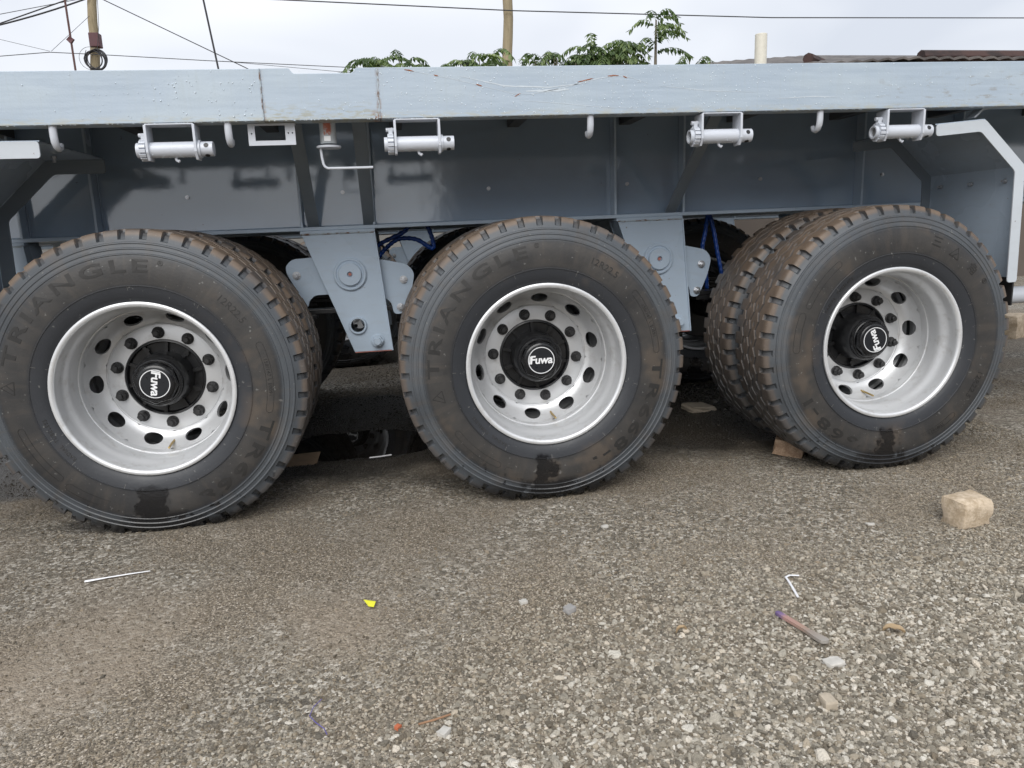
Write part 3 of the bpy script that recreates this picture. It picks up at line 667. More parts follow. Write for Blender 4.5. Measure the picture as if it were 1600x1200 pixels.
for m_, mat_ in ((RIM, 'wheel_silver'), (TYRE, 'tyre_rubber'), (HUB, 'hub_black'), (CAP, 'black_gloss'), (NUT, 'nut_steel'), 
                 (MARK, 'tyre_mark'), (EMB, 'emblem_white'), (DISC, 'emblem_black'), (vme, 'brass'), (dme, 'black_steel')):
    m_.materials.append(M[mat_])
    if m_ not in (EMB, DISC, MARK):
        m_.polygons.foreach_set('use_smooth', [True]*len(m_.polygons)); m_.set_sharp_from_angle(angle=math.radians(32))
def put(name, me, parent, loc=(0, 0, 0), rot=None):
    o = bpy.data.objects.new(name, me); COL.objects.link(o); o.parent = parent; o.location = loc
    if rot: o.rotation_euler = rot
    return o
ZC = .535
def outer_wheel(parent, x, Y, capdeg, letdeg, variant, nutdeg, side=1, detail=True):
    wl = put('wheel', RIM, parent, (x, Y, ZC), (0, math.radians(-nutdeg), 0 if side > 0 else PI))
    cr = math.radians(nutdeg)
    put('tyre', TYRE, wl, (0, 0, 0), (0, cr, 0))
    if not detail: return wl
    put('hub', HUB, wl)
    for k in range(10):
        a = 2*PI*k/10+PI/2
        put('lug_nut', NUT, wl, (.1675*math.cos(a), .0975, .1675*math.sin(a)), (0, random.uniform(0, 1), 0))
    put('hub_cap', CAP, wl, rot=(0, cr-math.radians(capdeg), 0))
    put('emblem_disc', DISC, wl, rot=(0, cr-math.radians(capdeg), 0)); put('emblem', EMB, wl, rot=(0, cr-math.radians(capdeg), 0))
    for lm in LET[variant]: put('lettering', lm, wl, rot=(0, cr-math.radians(letdeg), 0))
    put('mould_mark', MARK, wl, rot=(0, cr-math.radians(letdeg), 0))
    put('valve_stem', vme, wl)
    return wl
def inner_wheel(parent, x, Y, side=1):
    wl = put('wheel', RIM, parent, (x, Y, ZC), (0, .31, PI if side > 0 else 0))
    put('tyre', TYRE, wl, rot=(0, -.31 if side < 0 else -.31, 0))
    put('brake_drum', dme, wl)
    return wl

# ------------------------------------------------------------------ trailer
def build_trailer(near):
    T = empty('flatbed_trailer')
    XA, XB = (-5.2, 4.6) if near else (-4.6, 4.2)
    W = 2.5
    def P(mb, name, mat, parent=T, **k): return mb.shear().build(name, mat, parent, **k)
    # side rails (channel section); the near rail is three welded lengths, the middle one with a stake pocket notch
    def rail(x0, x1, yo, top=1.563, notch=None):
        mb = MB()
        poly = [(x0, 1.404), (x1, 1.404), (x1, top)]
        if notch: poly += [(notch[1]+.010, top), (notch[1], top-.012), (notch[1]-.006, top-.016), (notch[0]+.006, top-.016), (notch[0], top-.012), (notch[0]-.010, top)]
        poly += [(x0, top)]
        mb.prism(poly, yo, yo+.007)
        mb.box(x0, x1, yo+.0072, .075, 1.404, 1.411)
        if not notch: mb.box(x0, x1, yo+.0072, .075, top-.008, top)
        return mb
    if near:
        P(rail(XA, -.9165, .0), 'side_rail', 'rail_paint', bevel=.0018); P(rail(-.9155, -.5445, .0025, 1.5635, (-.815, -.622)), 'side_rail', 'rail_paint', bevel=.0018)
        r3 = P(rail(-.5435, XB, -.001), 'side_rail', 'rail_paint', bevel=.0018)
        for sx, th_ in ((-.9160, .0022), (-.5440, .0032)):
            pts = [(sx+random.uniform(-.0008, .0008), -.0005, 1.405+i*.158/40) for i in range(41)]
            P(MB().tube(pts, [th_*random.uniform(.7, 1.2) for _ in pts], 8), 'weld_seam', 'weld_bead', smooth=True)
        def ribbon(path, wd, y_=-.0016):
            mb = MB(); n = len(path); v = []
            for i, (a, b) in enumerate(path):
                ww = wd*(.35+.65*math.sin(PI*(i+.6)/(n+.2)))*random.uniform(.7, 1.3); v += [(a, y_, b-ww/2), (a, y_, b+ww/2)]
            mb.add(v, [(2*i, 2*i+2, 2*i+3, 2*i+1) for i in range(n-1)]); return mb
        def dense(pts, m_=9):
            out = []
            for i in range(len(pts)-1):
                for j in range(m_): u = j/m_; out.append((pts[i][0]*(1-u)+pts[i+1][0]*u, pts[i][1]*(1-u)+pts[i+1][1]*u+random.uniform(-.0006, .0006)))
            return out+[pts[-1]]
        U = lambda l: [(a, b-SL*a) for a, b in l]
        s1 = U([(-.53, 1.563), (-.44, 1.549), (-.31, 1.525), (-.19, 1.497), (-.10, 1.476), (-.07, 1.47)]); s2 = U([(-.10, 1.474), (-.03, 1.473), (.06, 1.488), (.16, 1.512), (.21, 1.523), (.27, 1.531), (.32, 1.524), (.39, 1.502)])
        s3 = U([(-.07, 1.452), (.03, 1.445), (.19, 1.431), (.33, 1.423)]); s4 = U([(-.27, 1.53), (-.12, 1.499), (.03, 1.494), (.14, 1.505)]); s5 = U([(-.05, 1.482), (.05, 1.484), (.10, 1.488)])
        s6 = U([(.42, 1.497), (.6, 1.480), (.78, 1.474)]); s7 = U([(.86, 1.452), (1.0, 1.458), (1.1, 1.455)])
        for s_, wd in ((s1, .0014), (s2, .0022), (s3, .0016), (s4, .0040), (s5, .0075), (s6, .0018), (s7, .003)): ribbon(dense(s_), wd).shear().build('scratch', 'pale_scratch', r3)
        for s_ in (U([(-.09, 1.465), (-.07, 1.475)]), U([(.13, 1.510), (.16, 1.517), (.185, 1.522)]), U([(.235, 1.529), (.255, 1.531), (.275, 1.531)]), U([(.29, 1.530), (.305, 1.523)]), U([(-.455, 1.552), (-.425, 1.546)]), U([(-.36, 1.535), (-.345, 1.531)]), U([(-.22, 1.505), (-.20, 1.499)])):
            ribbon(dense(s_, 6), .0034, -.0022).shear().build('rust_mark', 'rust_scratch', r3)
        # rain drops clinging to the rail face and the winch drums
        ico = [(0, 0, -1), (.72, -.53, -.45), (-.28, -.85, -.45), (-.89, 0, -.45), (-.28, .85, -.45), (.72, .53, -.45), (.28, -.85, .45), (-.72, -.53, .45), (-.72, .53, .45), (.28, .85, .45), (.89, 0, .45), (0, 0, 1)]
        icf = [(0, 1, 2), (1, 0, 5), (0, 2, 3), (0, 3, 4), (0, 4, 5), (1, 5, 10), (2, 1, 6), (3, 2, 7), (4, 3, 8), (5, 4, 9), (1, 10, 6), (2, 6, 7), (3, 7, 8), (4, 8, 9), (5, 9, 10), (6, 10, 11), (7, 6, 11), (8, 7, 11), (9, 8, 11), (10, 9, 11)]
        mb = MB()
        for _ in range(900):
            x_ = random.triangular(-1.7, 1.9, .15); z_ = random.uniform(1.41, 1.56); r_ = random.choice((.0009, .0012, .0016, .0022))*random.uniform(.8, 1.2)
            yo = .0025 if -.9155 < x_ < -.5445 else -.001
            if -.5445 > x_ > -.9155 and random.random() < .6: continue
            mb.add([(x_+a*r_, yo+b*r_*.7, z_+c_*r_*1.15) for a, b, c_ in ico], icf)
        for _ in range(260):
            x_ = random.uniform(-1.7, 1.9); r_ = random.uniform(.0012, .0022); mb.add([(x_+a*r_, .003+b*r_, 1.4035+c_*r_*1.2) for a, b, c_ in ico], icf)
        P(mb, 'rain_drop', 'water_drop', kind='stuff', smooth=180)
    else:
        P(rail(XA, XB, 0.), 'side_rail', 'rail_paint')
    fr_ = rail(XA, XB, 0.); fr_.v = [(x, W-y, z) for x, y, z in fr_.v]; fr_.f = [q[::-1] for q in fr_.f]; P(fr_, 'side_rail', 'rail_paint')
    P(MB().box(XA, XB, .077, W-.077, 1.548, 1.554), 'deck', 'deck_steel')
    k = 0; x_ = XA+.1
    while x_ < XB:
        near_strut = any(abs(x_-q) < .06 for q in (-.84, -.62, .72))
        P(MB().box(x_, x_+.05, .077, .752, 1.47, 1.546).box(x_, x_+.05, .764, 1.736, 1.47, 1.546).box(x_, x_+.05, 1.748, W-.077, 1.47, 1.546), 'cross_member', 'deck_steel'); x_ += .51
    # the two main beams
    stx = [-2.0, -1.715, -.905, -.602, .472, .795, 1.68, 2.19] if near else [-2.0, -.9, -.6, .47, .8, 2.19]
    for sgn in (1, -1):
        yy = lambda v: v if sgn > 0 else W-v
        def bx(x0, x1, a, b, z0, z1, mb=None):
            mb = mb or MB(); a, b = sorted((yy(a), yy(b))); return mb.box(x0, x1, a, b, z0, z1)
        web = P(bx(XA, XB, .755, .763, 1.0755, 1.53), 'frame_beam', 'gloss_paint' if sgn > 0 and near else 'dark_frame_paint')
        bx(XA, XB, .69, .828, 1.06, 1.0755).shear().build('bottom_flange', 'frame_paint', web, bevel=.002)
        bx(XA, XB, .69, .828, 1.5302, 1.545).shear().build('top_flange', 'frame_paint', web)
        for i, sx in enumerate(stx):
            bx(sx-.005, sx+.005, .692, .7548, 1.0757, 1.528).shear().build('stiffener', 'frame_paint', web, bevel=.0015)
            if near and sgn > 0:                                  # fillet weld down one side
                zs = [1.078+j*.44/30 for j in range(31)]
                MB().tube([(sx+.008, .7535, z_) for z_ in zs], [.0045*random.uniform(.75, 1.25) for _ in zs], 6).shear().build('fillet_weld', 'gloss_paint', web, smooth=True)
        if near and sgn > 0:
            MB().tube([(XA+j*(XB-XA)/160, .7535, 1.077) for j in range(161)], .004, 6).shear().build('fillet_weld', 'gloss_paint', web, smooth=True)
            for bxx, bz in ((-1.365, 1.219), (-.728, 1.218), (-.093, 1.213), (.545, 1.212), (1.194, 1.214), (1.82, 1.215)):
                b_ = MB(); b_.cyl((bxx, .7548, bz), (bxx, .748, bz), .0085, n=16).cyl((bxx, .749, bz), (bxx, .743, bz), .0055, n=6)
                b_.shear().build('web_bolt', 'zinc', web)
    # outrigger struts from rail to beam
    if near:
        for xt, xb in ((-.838, -.858), (-.620, -.624), (.700, .738), (-2.6, -2.6), (2.5, 2.5), (-3.6, -3.6), (3.4, 3.4)):
            a = Vector((xt, .085, 1.462)); b = Vector((xb, .715, 1.080)); d = (b-a).normalized(); u_ = Vector((1, 0, 0)); n_ = u_.cross(d).normalized(); mb = MB()
            mb.add([tuple(p+u_*sx*.024+n_*sy*.006) for p in (a, b) for sx in (-1, 1) for sy in (-1, 1)], [(0, 1, 3, 2), (4, 6, 7, 5), (0, 4, 5, 1), (2, 3, 7, 6), (0, 2, 6, 4), (1, 5, 7, 3)])
            P(mb, 'outrigger', 'dark_frame_paint', bevel=.0015)
    # suspension hangers with equaliser ears
    def hanger(x, full):
        H = P(MB().box(x-.195, x+.118, .683, .815, 1.046, 1.0598), 'hanger', 'frame_paint', bevel=.0015)
        poly = [(x-.190, 1.0458), (x+.114, 1.0458), (x+.158, .531), (x-.005, .531)]
        hole = circ(x+.017, .648, .030)
        MB().prism(poly, .680, .690, [hole]).shear().build('hanger_plate', 'frame_paint', H, bevel=.0015)
        MB().prism(poly, .812, .822, [hole]).shear().build('hanger_plate', 'frame_paint', H)
        MB().prism([(x+.112, 1.0455), (x+.118, 1.0455), (x+.163, .529), (x+.157, .529)], .674, .828).shear().build('hanger_edge', 'frame_paint', H, bevel=.001)
        MB().prism([(x-.188, 1.0455), (x-.180, 1.0455), (x+.003, .533), (x-.004, .533)], .6905, .8115).shear().build('hanger_edge', 'frame_paint', H)
        MB().box(x-.003, x+.156, .6795, .6902, .5275, .5306).shear().build('bare_edge', 'primer_red', H)
        if near:
            zs = [(x-.19+.305*j/40, .6785, 1.0455+random.uniform(-.0006, .0006)) for j in range(41)]
            MB().tube(zs, [.0042*random.uniform(.6, 1.25) for _ in zs], 6).shear().build('weld_bead', 'weld_bead', H, smooth=True)
        cx, cz = x+.0, .871
        mb = MB().revolve([(.070, 0), (.070, -.010), (.066, -.014), (.060, -.014), (.056, -.010), (.0505, -.010), (.049, -.022), (.046, -.0245), (.012, -.0245), (.011, -.021), (.009, -.012), (0, -.012)], 48)
        c_ = mb.xf(Matrix.Translation((cx, .6805, cz+SL*x))).build('pivot_cap', 'frame_paint', H, smooth=True)
        MB().cyl((cx, .668, cz), (cx, .662, cz), .007, n=12).shear().build('pivot_grease', 'primer_red', H)
        mb = MB().revolve([(.029, .01), (.029, -.012), (.031, -.014), (.036, -.014), (.038, -.010), (.038, .0)], 36).xf(Matrix.Translation((x+.017, .680, .648+SL*x)))
        mb.build('cross_tube', 'frame_paint', H, smooth=True)
        MB().revolve([(.0295, 0), (.0295, .13)], 24).xf(Matrix.Translation((x+.017, .69, .648+SL*x))).build('tube_bore', 'black_steel', H, smooth=True)
        mb = MB().cyl((x+.097, .6798, .576), (x+.097, .674, .576), .030, n=28).cyl((x+.097, .674, .576), (x+.097, .652, .576), .0255, n=6).cyl((x+.097, .652, .576), (x+.097, .640, .576), .0165, .015, n=18)
        mb.shear().build('spring_bolt', 'frame_paint', H, bevel=.001)
        if full:
            E_ = P(MB().prism(rounded([(x-.272, .915), (x-.243, .944), (x-.12, .950), (x+.02, .93), (x+.02, .786), (x-.160, .786), (x-.186, .760), (x-.190, .738), (x-.205, .735), (x-.232, .808), (x-.270, .884)], .022), .722, .732), 'equaliser', 'frame_paint', bevel=.001)
            MB().prism(rounded([(x+.06, .935), (x+.128, .928), (x+.247, .901), (x+.277, .862), (x+.260, .787), (x+.215, .684), (x+.176, .684), (x+.168, .735), (x+.142, .759), (x+.06, .765)], .024), .722, .732).shear().build('equaliser_plate', 'frame_paint', E_, bevel=.001)
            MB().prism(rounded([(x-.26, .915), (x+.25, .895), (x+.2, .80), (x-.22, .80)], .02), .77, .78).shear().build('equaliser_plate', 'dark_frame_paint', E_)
            for bx_, bz_ in ((x-.229, .874), (x+.227, .834), (x+.207, .713)):
                b_ = MB().cyl((bx_, .722, bz_), (bx_, .718, bz_), .0175, n=20).cyl((bx_, .718, bz_), (bx_, .706, bz_), .0125, n=6).cyl((bx_, .706, bz_), (bx_, .698, bz_), .007, n=10)
                b_.shear().build('equaliser_bolt', 'zinc', E_, bevel=.0008)
        return H
    HX = -.719
    for i, hx in enumerate((HX-1.39, HX, HX+1.387, HX+2.777)): hanger(hx, True)
    for hx in (HX-1.39, HX, HX+1.387, HX+2.777):                   # far side, plainer
        Hf = P(MB().prism([(hx-.190, 1.0598), (hx+.114, 1.0598), (hx+.158, .531), (hx-.005, .531)], W-.69, W-.68), 'hanger', 'frame_paint')
        MB().prism([(hx-.190, 1.0598), (hx+.114, 1.0598), (hx+.158, .531), (hx-.005, .531)], W-.82, W-.81).shear().build('hanger_plate', 'frame_paint', Hf)
        mb = MB().revolve([(.06, 0), (.06, -.02), (.04, -.022), (0, -.022)], 32).xf(Matrix.Translation((hx, W-.82, .871))); mb.build('pivot_cap', 'frame_paint', Hf, smooth=True)
    # axles and leaf springs
    for ax in (-1.39, 0, 1.39):
        A = MB().tube([(ax, .46, ZC), (ax, W-.46, ZC)], .075, 20).build('axle', 'black_steel', T, smooth=True)
        for ys in (.74, W-.82):
            mb = MB()
            for l_ in range(5):
                L_ = .60-.09*l_; mb.box(ax-L_, ax+L_, ys-.005, ys+.075, ZC+.16-.022*l_, ZC+.180-.022*l_)
            mb.box(ax-.07, ax+.07, ys-.01, ys+.08, ZC+.02, ZC+.065); mb.build('leaf_spring', 'black_steel', A, bevel=.002)
        MB().tube([(ax+.12, 1.0, ZC+.1), (ax+.12, 1.16, ZC+.1)], .085, 20).build('brake_chamber', 'black_steel', A, smooth=True)
    # wheels
    spec = ((-1.39, -98, -9, 0, 2), (0, 0, 9, 0, 13), (1.39, 112, -76, 1, 6)) if near else ((-1.39, 20, 0, 0, 2), (0, -90, 40, 0, 13), (1.39, 60, -72, 1, 6))
    for wx, cd, ld, vr, nd in spec:
        outer_wheel(T, wx, .15, cd, ld, vr, nd); inner_wheel(T, wx, .15+.325)
        inner_wheel(T, wx, W-.475, -1); outer_wheel(T, wx, W-.15, cd, ld, vr, nd, side=-1, detail=False)
    if not near: return T
    # ---- winches under the rail
    def winch(x, flip=False):
        WN = P(MB().prism(rounded([(x, 1.402), (x+.147, 1.402), (x+.147, 1.398), (x, 1.398)], .001, 1), -.002, .062), 'winch', 'winch_paint', bevel=.001)
        for px in (x-.004, x+.143):
            ys = [(-.004, 1.3985), (.064, 1.3985), (.064, 1.315), (.05, 1.290), (.010, 1.290), (-.004, 1.315)]
            MB().add([(px, a, b) for a, b in ys]+[(px+.008, a, b) for a, b in ys], [tuple(range(6))[::-1], tuple(range(6, 12))]+[(i, (i+1) % 6, (i+1) % 6+6, i+6) for i in range(6)]).shear().build('winch_bracket', 'winch_paint', WN, bevel=.001)
        cy, cz = .029, 1.3245
        MB().cyl((x+.004, cy, cz), (x+.143, cy, cz), .0245, n=36).shear().build('winch_drum', 'winch_paint', WN, smooth=True)
        # ratchet wheel with teeth, open tube end
        n = 14; pr = []
        for i in range(n):
            a = 2*PI*i/n
            for da, rr in ((0, .0345), (.30, .0345), (.36, .0275), (.44, .0275)): pr.append((cy+rr*math.cos(a+da), cz+rr*math.sin(a+da)))
        k_ = len(pr); MB().add([(x-.026, a, b) for a, b in pr]+[(x-.006, a, b) for a, b in pr], [tuple(range(k_)), tuple(range(k_, 2*k_))[::-1]]+[(i, i+k_, (i+1) % k_+k_, (i+1) % k_) for i in range(k_)]).shear().build('ratchet', 'winch_paint', WN, bevel=.0008)
        mb = MB(); mb.revolve([(.018, .0), (.018, -.012), (.0235, -.012), (.0235, 0)], 28, 'z'); mb.v = [(z_, x_, y_) for x_, y_, z_ in mb.v]
        mb.v = [(a+x-.026, b+cy, c_+cz) for a, b, c_ in mb.v]; mb.shear().build('drum_end', 'winch_paint', WN, smooth=True)
        MB().cyl((x-.0262, cy, cz), (x-.0268, cy, cz), .0178, n=24).shear().build('drum_bore', 'raw_steel', WN)
        mb = MB().prism([(x-.022, 1.375), (x-.008, 1.378), (x-.008, 1.352), (x-.016, 1.349), (x-.022, 1.357)], .022, .040); mb.cyl((x-.030, .03, 1.371), (x-.002, .03, 1.371), .007, n=12)
        mb.shear().build('pawl', 'winch_paint', WN, bevel=.0008)
        mb = MB().cyl((x+.151, cy, cz), (x+.159, cy, cz), .0285, n=32).cyl((x+.159, cy, cz), (x+.197, cy, cz), .0235, n=32); mb.shear().build('bar_socket', 'winch_paint', WN, smooth=True, bevel=.0008)
        for a in (25, 115, 205, 295):
            aa = math.radians(a); d = Vector((0, -math.cos(aa), math.sin(aa))); c0 = Vector((x+.178, cy, cz))
            MB().cyl(c0+d*.018, c0+d*.0239, .0078, n=16).shear().build('bar_hole_shade', 'black_steel', WN)  # black discs painted as the dark inside of the bar holes
        xm = x+.075
        MB().tube([(xm, .033, 1.302), (xm+.003, .03, 1.292), (xm+.009, .028, 1.287), (xm+.013, .028, 1.292)], [.005, .005, .0045, .004], 8).shear().build('strap_pin', 'winch_paint', WN, smooth=True)
        # drops hanging under the drum
        mb = MB()
        for _ in range(70):
            a = random.gauss(-PI/2+.1, .5); xx = random.uniform(x+.01, x+.14); r_ = random.uniform(.0008, .0020)
            mb.add([(xx+p*r_, cy-math.cos(a+PI/2+.9)*0+.0245*math.cos(a)*1+q_*r_, cz+.0245*math.sin(a)+s_*r_) for p, q_, s_ in ico], icf)
        mb.shear().build('rain_drop', 'water_drop', WN, kind='stuff', smooth=180)
    for wx in (-1.283, -.498, .582, 1.303): winch(wx)
    # rope hooks
    for hx in (-1.560, -1.033, .178, 1.043):
        path = [(hx, .018, 1.404), (hx, .018, 1.372), (hx, .021, 1.355), (hx, .030, 1.342), (hx, .044, 1.337), (hx, .058, 1.342), (hx, .065, 1.354)]
        P(MB().tube(path, [.012, .012, .0118, .0112, .0105, .0095, .008], 12, sq=(.85, 1)), 'rope_hook', 'winch_paint', smooth=True)
    # lamp bracket
    fr = MB().prism([(-.977, 1.333), (-.826, 1.333), (-.826, 1.4025), (-.977, 1.4025)], .045, .049, [[(-.955, 1.348), (-.858, 1.348), (-.858, 1.396), (-.955, 1.396)], circ(-.966, 1.371, .0028, 8), circ(-.848, 1.371, .0028, 8), circ(-.835, 1.371, .0028, 8)])
    LB = P(fr, 'lamp_bracket', 'winch_paint'); MB().box(-.977, -.826, .0492, .075, 1.399, 1.4025).shear().build('bracket_lip', 'winch_paint', LB)
    # tool can with flange and crank rod
    zc = 1.375-SL*.724
    CN = MB().revolve([(0, .036), (.0275, .036), (.0275, -.034), (.0265, -.036), (0, -.036)], 36, 'z').build('crank_housing', 'sticker_can', T, smooth=True, loc=(-.724, .10, zc))
    o_ = MB().revolve([(0, -.041), (.027, -.041), (.041, -.043), (.0415, -.047), (.0405, -.050), (0, -.050)], 36, 'z').build('crank_flange', 'winch_paint', CN, smooth=True)
    MB().box(-.012, .010, -.029, -.0272, -.029, -.013).build('paper_label', 'emblem_white', CN)
    rod = [(-.027, -.01, -.048), (-.0255, -.01, -.080), (-.022, -.01, -.103), (-.017, -.01, -.112), (-.008, -.01, -.117), (.06, -.008, -.117), (.144, -.005, -.116)]
    MB().tube(rod, .0047, 10).build('crank_rod', 'winch_paint', CN, smooth=True)
    # mudguards: folded sheet on two cranked side plates
    def guard(pts, inner_y, wd, name, bolts, sgn):
        G_ = empty(name, (0, 0, 0), T)
        ins = []                                                  # inset copy of the outline gives the plate its width
        n = len(pts)
        for i, p in enumerate(pts):
            p = Vector(p); nn = Vector((0, 0))
            for a, b in ((i-1, i), (i, i+1)):
                if a >= 0 and b < n:
                    d = Vector(pts[b])-Vector(pts[a]); q = Vector((d.y, -d.x)).normalized()*sgn; nn += q
            nn.normalize(); d_ = Vector(pts[min(i+1, n-1)])-Vector(pts[max(i-1, 0)])
            k_ = 1.0 if i in (0, n-1) else 1.09
            ins.append(tuple(p+nn*wd*k_))
        poly = list(pts)+ins[::-1]
        for yy_ in (.030, inner_y):
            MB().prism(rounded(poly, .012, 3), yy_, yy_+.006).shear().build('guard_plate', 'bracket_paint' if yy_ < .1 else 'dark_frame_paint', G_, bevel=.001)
        mb = MB(); v = []; th_ = .003
        for p in pts: v += [(p[0], .037, p[1]), (p[0], inner_y-.0005, p[1])]
        outs = []
        for i, p in enumerate(pts):
            q = Vector(ins[i])-Vector(p); q.normalize(); outs.append((p[0]-q.x*th_, p[1]-q.y*th_))
        for p in outs: v += [(p[0], .037, p[1]), (p[0], inner_y-.0005, p[1])]
        f_ = [];
        for i in range(n-1):
            f_ += [(2*i, 2*i+1, 2*i+3, 2*i+2), (2*n+2*i, 2*n+2*i+2, 2*n+2*i+3, 2*n+2*i+1), (2*i, 2*i+2, 2*n+2*i+2, 2*n+2*i), (2*i+1, 2*n+2*i+1, 2*n+2*i+3, 2*i+3)]
        mb.add(v, f_).shear().build('guard_sheet', 'frame_paint', G_)
        for p, dr in bolts:
            p = Vector(p); dr = Vector(dr).normalized(); MB().cyl(p, p+dr*.008, .0105, n=6).cyl(p+dr*.008, p+dr*.022, .006, n=10).shear().build('guard_bolt', 'zinc', G_)
        return G_
    gr = guard([(1.528, 1.347), (1.735, 1.362), (1.926, 1.186), (1.938, .735)], .55, .043, 'mudguard', [((1.930, y_, 1.135), (-1, 0, 0)) for y_ in (.12, .30, .48)]+[((1.70, y_, 1.357), (0, 0, -1)) for y_ in (.2, .42)], 1)
    MB().box(1.930, 1.936, .04, .545, .64, .752).shear().build('rubber_flap', 'rubber_flap', gr)
    MB().prism([(1.700, 1.372), (1.708, 1.372), (1.760, 1.415), (1.785, 1.405), (1.787, 1.411), (1.758, 1.424)], .05, .10).shear().build('guard_angle', 'bracket_paint', gr)
    guard([(-1.612, 1.361), (-1.822, 1.363), (-2.040, 1.165), (-2.050, .735)], .58, .052, 'mudguard', [((-1.72, y_, 1.357), (0, 0, -1)) for y_ in (.18, .40)]+[((-2.040, y_, 1.12), (1, 0, 0)) for y_ in (.15, .4)], -1)
    P(MB().tube([(2.0, .62, .61), (4.4, .62, .61)], .042, 24), 'side_guard_tube', 'winch_paint', smooth=True)
    P(MB().box(2.35, 2.39, .59, .64, .655, 1.059), 'guard_tube_bracket', 'frame_paint')
    # air lines
    def coil(path, r_=.011):
        pts = []; path = [Vector(p) for p in path]
        for i in range(len(path)-1):
            for j in range(14):
                u = j/14; p0 = path[max(i-1, 0)]; p1 = path[i]; p2 = path[i+1]; p3 = path[min(i+2, len(path)-1)]
                pts.append(.5*((2*p1)+(p2-p0)*u+(2*p0-5*p1+4*p2-p3)*u*u+(3*p1-p0-3*p2+p3)*u**3))
        return MB().tube(pts, [r_*(1 if (i % 4) < 2 else .84) for i in range(len(pts))], 10)
    for pth in ([(-.66, .88, .95), (-.57, .90, 1.0), (-.47, .90, 1.045), (-.44, .9, 1.10)], [(-.60, .92, .93), (-.56, .92, .972), (-.50, .91, 1.010), (-.42, .90, 1.005), (-.35, .90, .962), (-.345, .9, 1.0), (-.37, .9, 1.08)],
                [(1.00, .9, 1.06), (.985, .89, .98), (.972, .89, .90), (.99, .89, .80), (1.0, .89, .70)], [(1.012, .9, 1.06), (1.03, .89, .98), (1.046, .88, .88), (1.065, .87, .78), (1.08, .87, .70)]):
        P(coil(pth), 'air_hose', 'hose_blue', smooth=True)
    return T
T1 = build_trailer(True)
tag(T1, 'blue-grey flatbed trailer with three dual axles standing in the foreground', 'trailer')
T2 = build_trailer(False); T2.location = (.43, 3.30, 0)
tag(T2, 'second grey trailer parked behind, glimpsed through gaps under the nearer one', 'trailer')

# ------------------------------------------------------------------ things on the ground
def rough_block(name, dims, loc, rot, mat, label, cat, seed, sub=5, chip=.12, group=None):
    b = bmesh.new(); bmesh.ops.create_cube(b, size=1); bmesh.ops.subdivide_edges(b, edges=b.edges, cuts=sub, use_grid_fill=True)
    g_ = np.random.default_rng(seed); k = sines(seed, 8, 2, 6); k2 = sines(seed+50, 8, 5, 14)
    for v in b.verts:
        p = v.co.copy(); m_ = sorted((abs(p.x), abs(p.y), abs(p.z)))
        edge = max(0, m_[1]-.30)/.2; f_ = 1-chip*.55*edge*max(0, .5+1.2*float(k(p.x*2, p.y*2+p.z*3)))
        f_ *= 1+chip*.35*float(k2(p.x+p.z, p.y-p.z)); v.co = Vector((p.x*dims[0], p.y*dims[1], p.z*dims[2]))*f_
    me = bpy.data.meshes.new(name); b.to_mesh(me); b.free()
    o = link(name, me, mat, smooth=24); o.location = loc; o.rotation_euler = rot
    return tag(o, label, cat, group)
def gz(x, y): return float(height(np.array([x]), np.array([y]))[0])
rough_block('stone_block', (.128, .092, .098), (1.295, -.545, gz(1.30, -.55)+.043), (.03, -.03, .18), 'sandstone', 'rough tan sandstone block lying alone on the gravel', 'stone', 5, 4, .20)
rough_block('clay_brick', (.125, .085, .070), (1.128, .285, gz(1.12, .28)+.042), (.12, .16, -.55), 'clay_brick', 'broken reddish brick wedged against the rearmost tyre', 'brick', 8, 6, .22)
rough_block('flat_stone', (.15, .14, .035), (1.10, 1.22, gz(1.1, 1.22)+.012), (0, .05, .2), 'pebble_tan', 'flat tan stone in the shade between two wheels', 'stone', 11, 5, .3)
rough_block('stone_block', (.26, .2, .2), (4.62, 2.9, gz(4.6, 2.9)+.09), (0, 0, .4), 'sandstone', 'tan stone on the bright ground beyond the rearmost wheel', 'stone', 12, 5, .3)
rough_block('pebble', (.030, .026, .016), (-.128, -.837, gz(-.128, -.837)+.006), (0, 0, .5), 'pebble_grey', 'single grey pebble below the middle wheel', 'pebble', 13, 3, .3)
rough_block('pebble', (.034, .028, .022), (.308, -1.338, gz(.308, -1.338)+.009), (0, 0, 1.5), 'pebble_tan', 'rounded tan pebble near the lower right edge', 'pebble', 14, 3, .3)
rough_block('pebble', (.044, .03, .012), (.405, -1.205, gz(.405, -1.205)+.006), (0, 0, .1), 'pebble_pale', 'flat pale pebble beyond the rounded tan one', 'pebble', 15, 3, .3)
rough_block('pebble', (.026, .020, .012), (-.492, -1.268, gz(-.49, -1.27)+.006), (0, 0, .9), 'pebble_pale', 'white pebble next to the thin twig', 'pebble', 16, 3, .3)
rough_block('pebble', (.028, .012, .008), (.990, -.485, gz(.99, -.485)+.004), (0, 0, -.3), 'pebble_pale', 'thin white stone chip left of the sandstone block', 'pebble', 17, 3, .3)
rough_block('pebble', (.022, .017, .010), (-.240, -.762, gz(-.24, -.762)+.004), (0, 0, .3), 'pebble_pale', 'small white pebble left of the grey one', 'pebble', 18, 3, .3)
rough_block('pebble', (.024, .014, .009), (.121, -.310, gz(.121, -.31)+.004), (0, 0, .3), 'pebble_pale', 'small white stone chip in front of the middle tyre', 'pebble', 19, 3, .3)
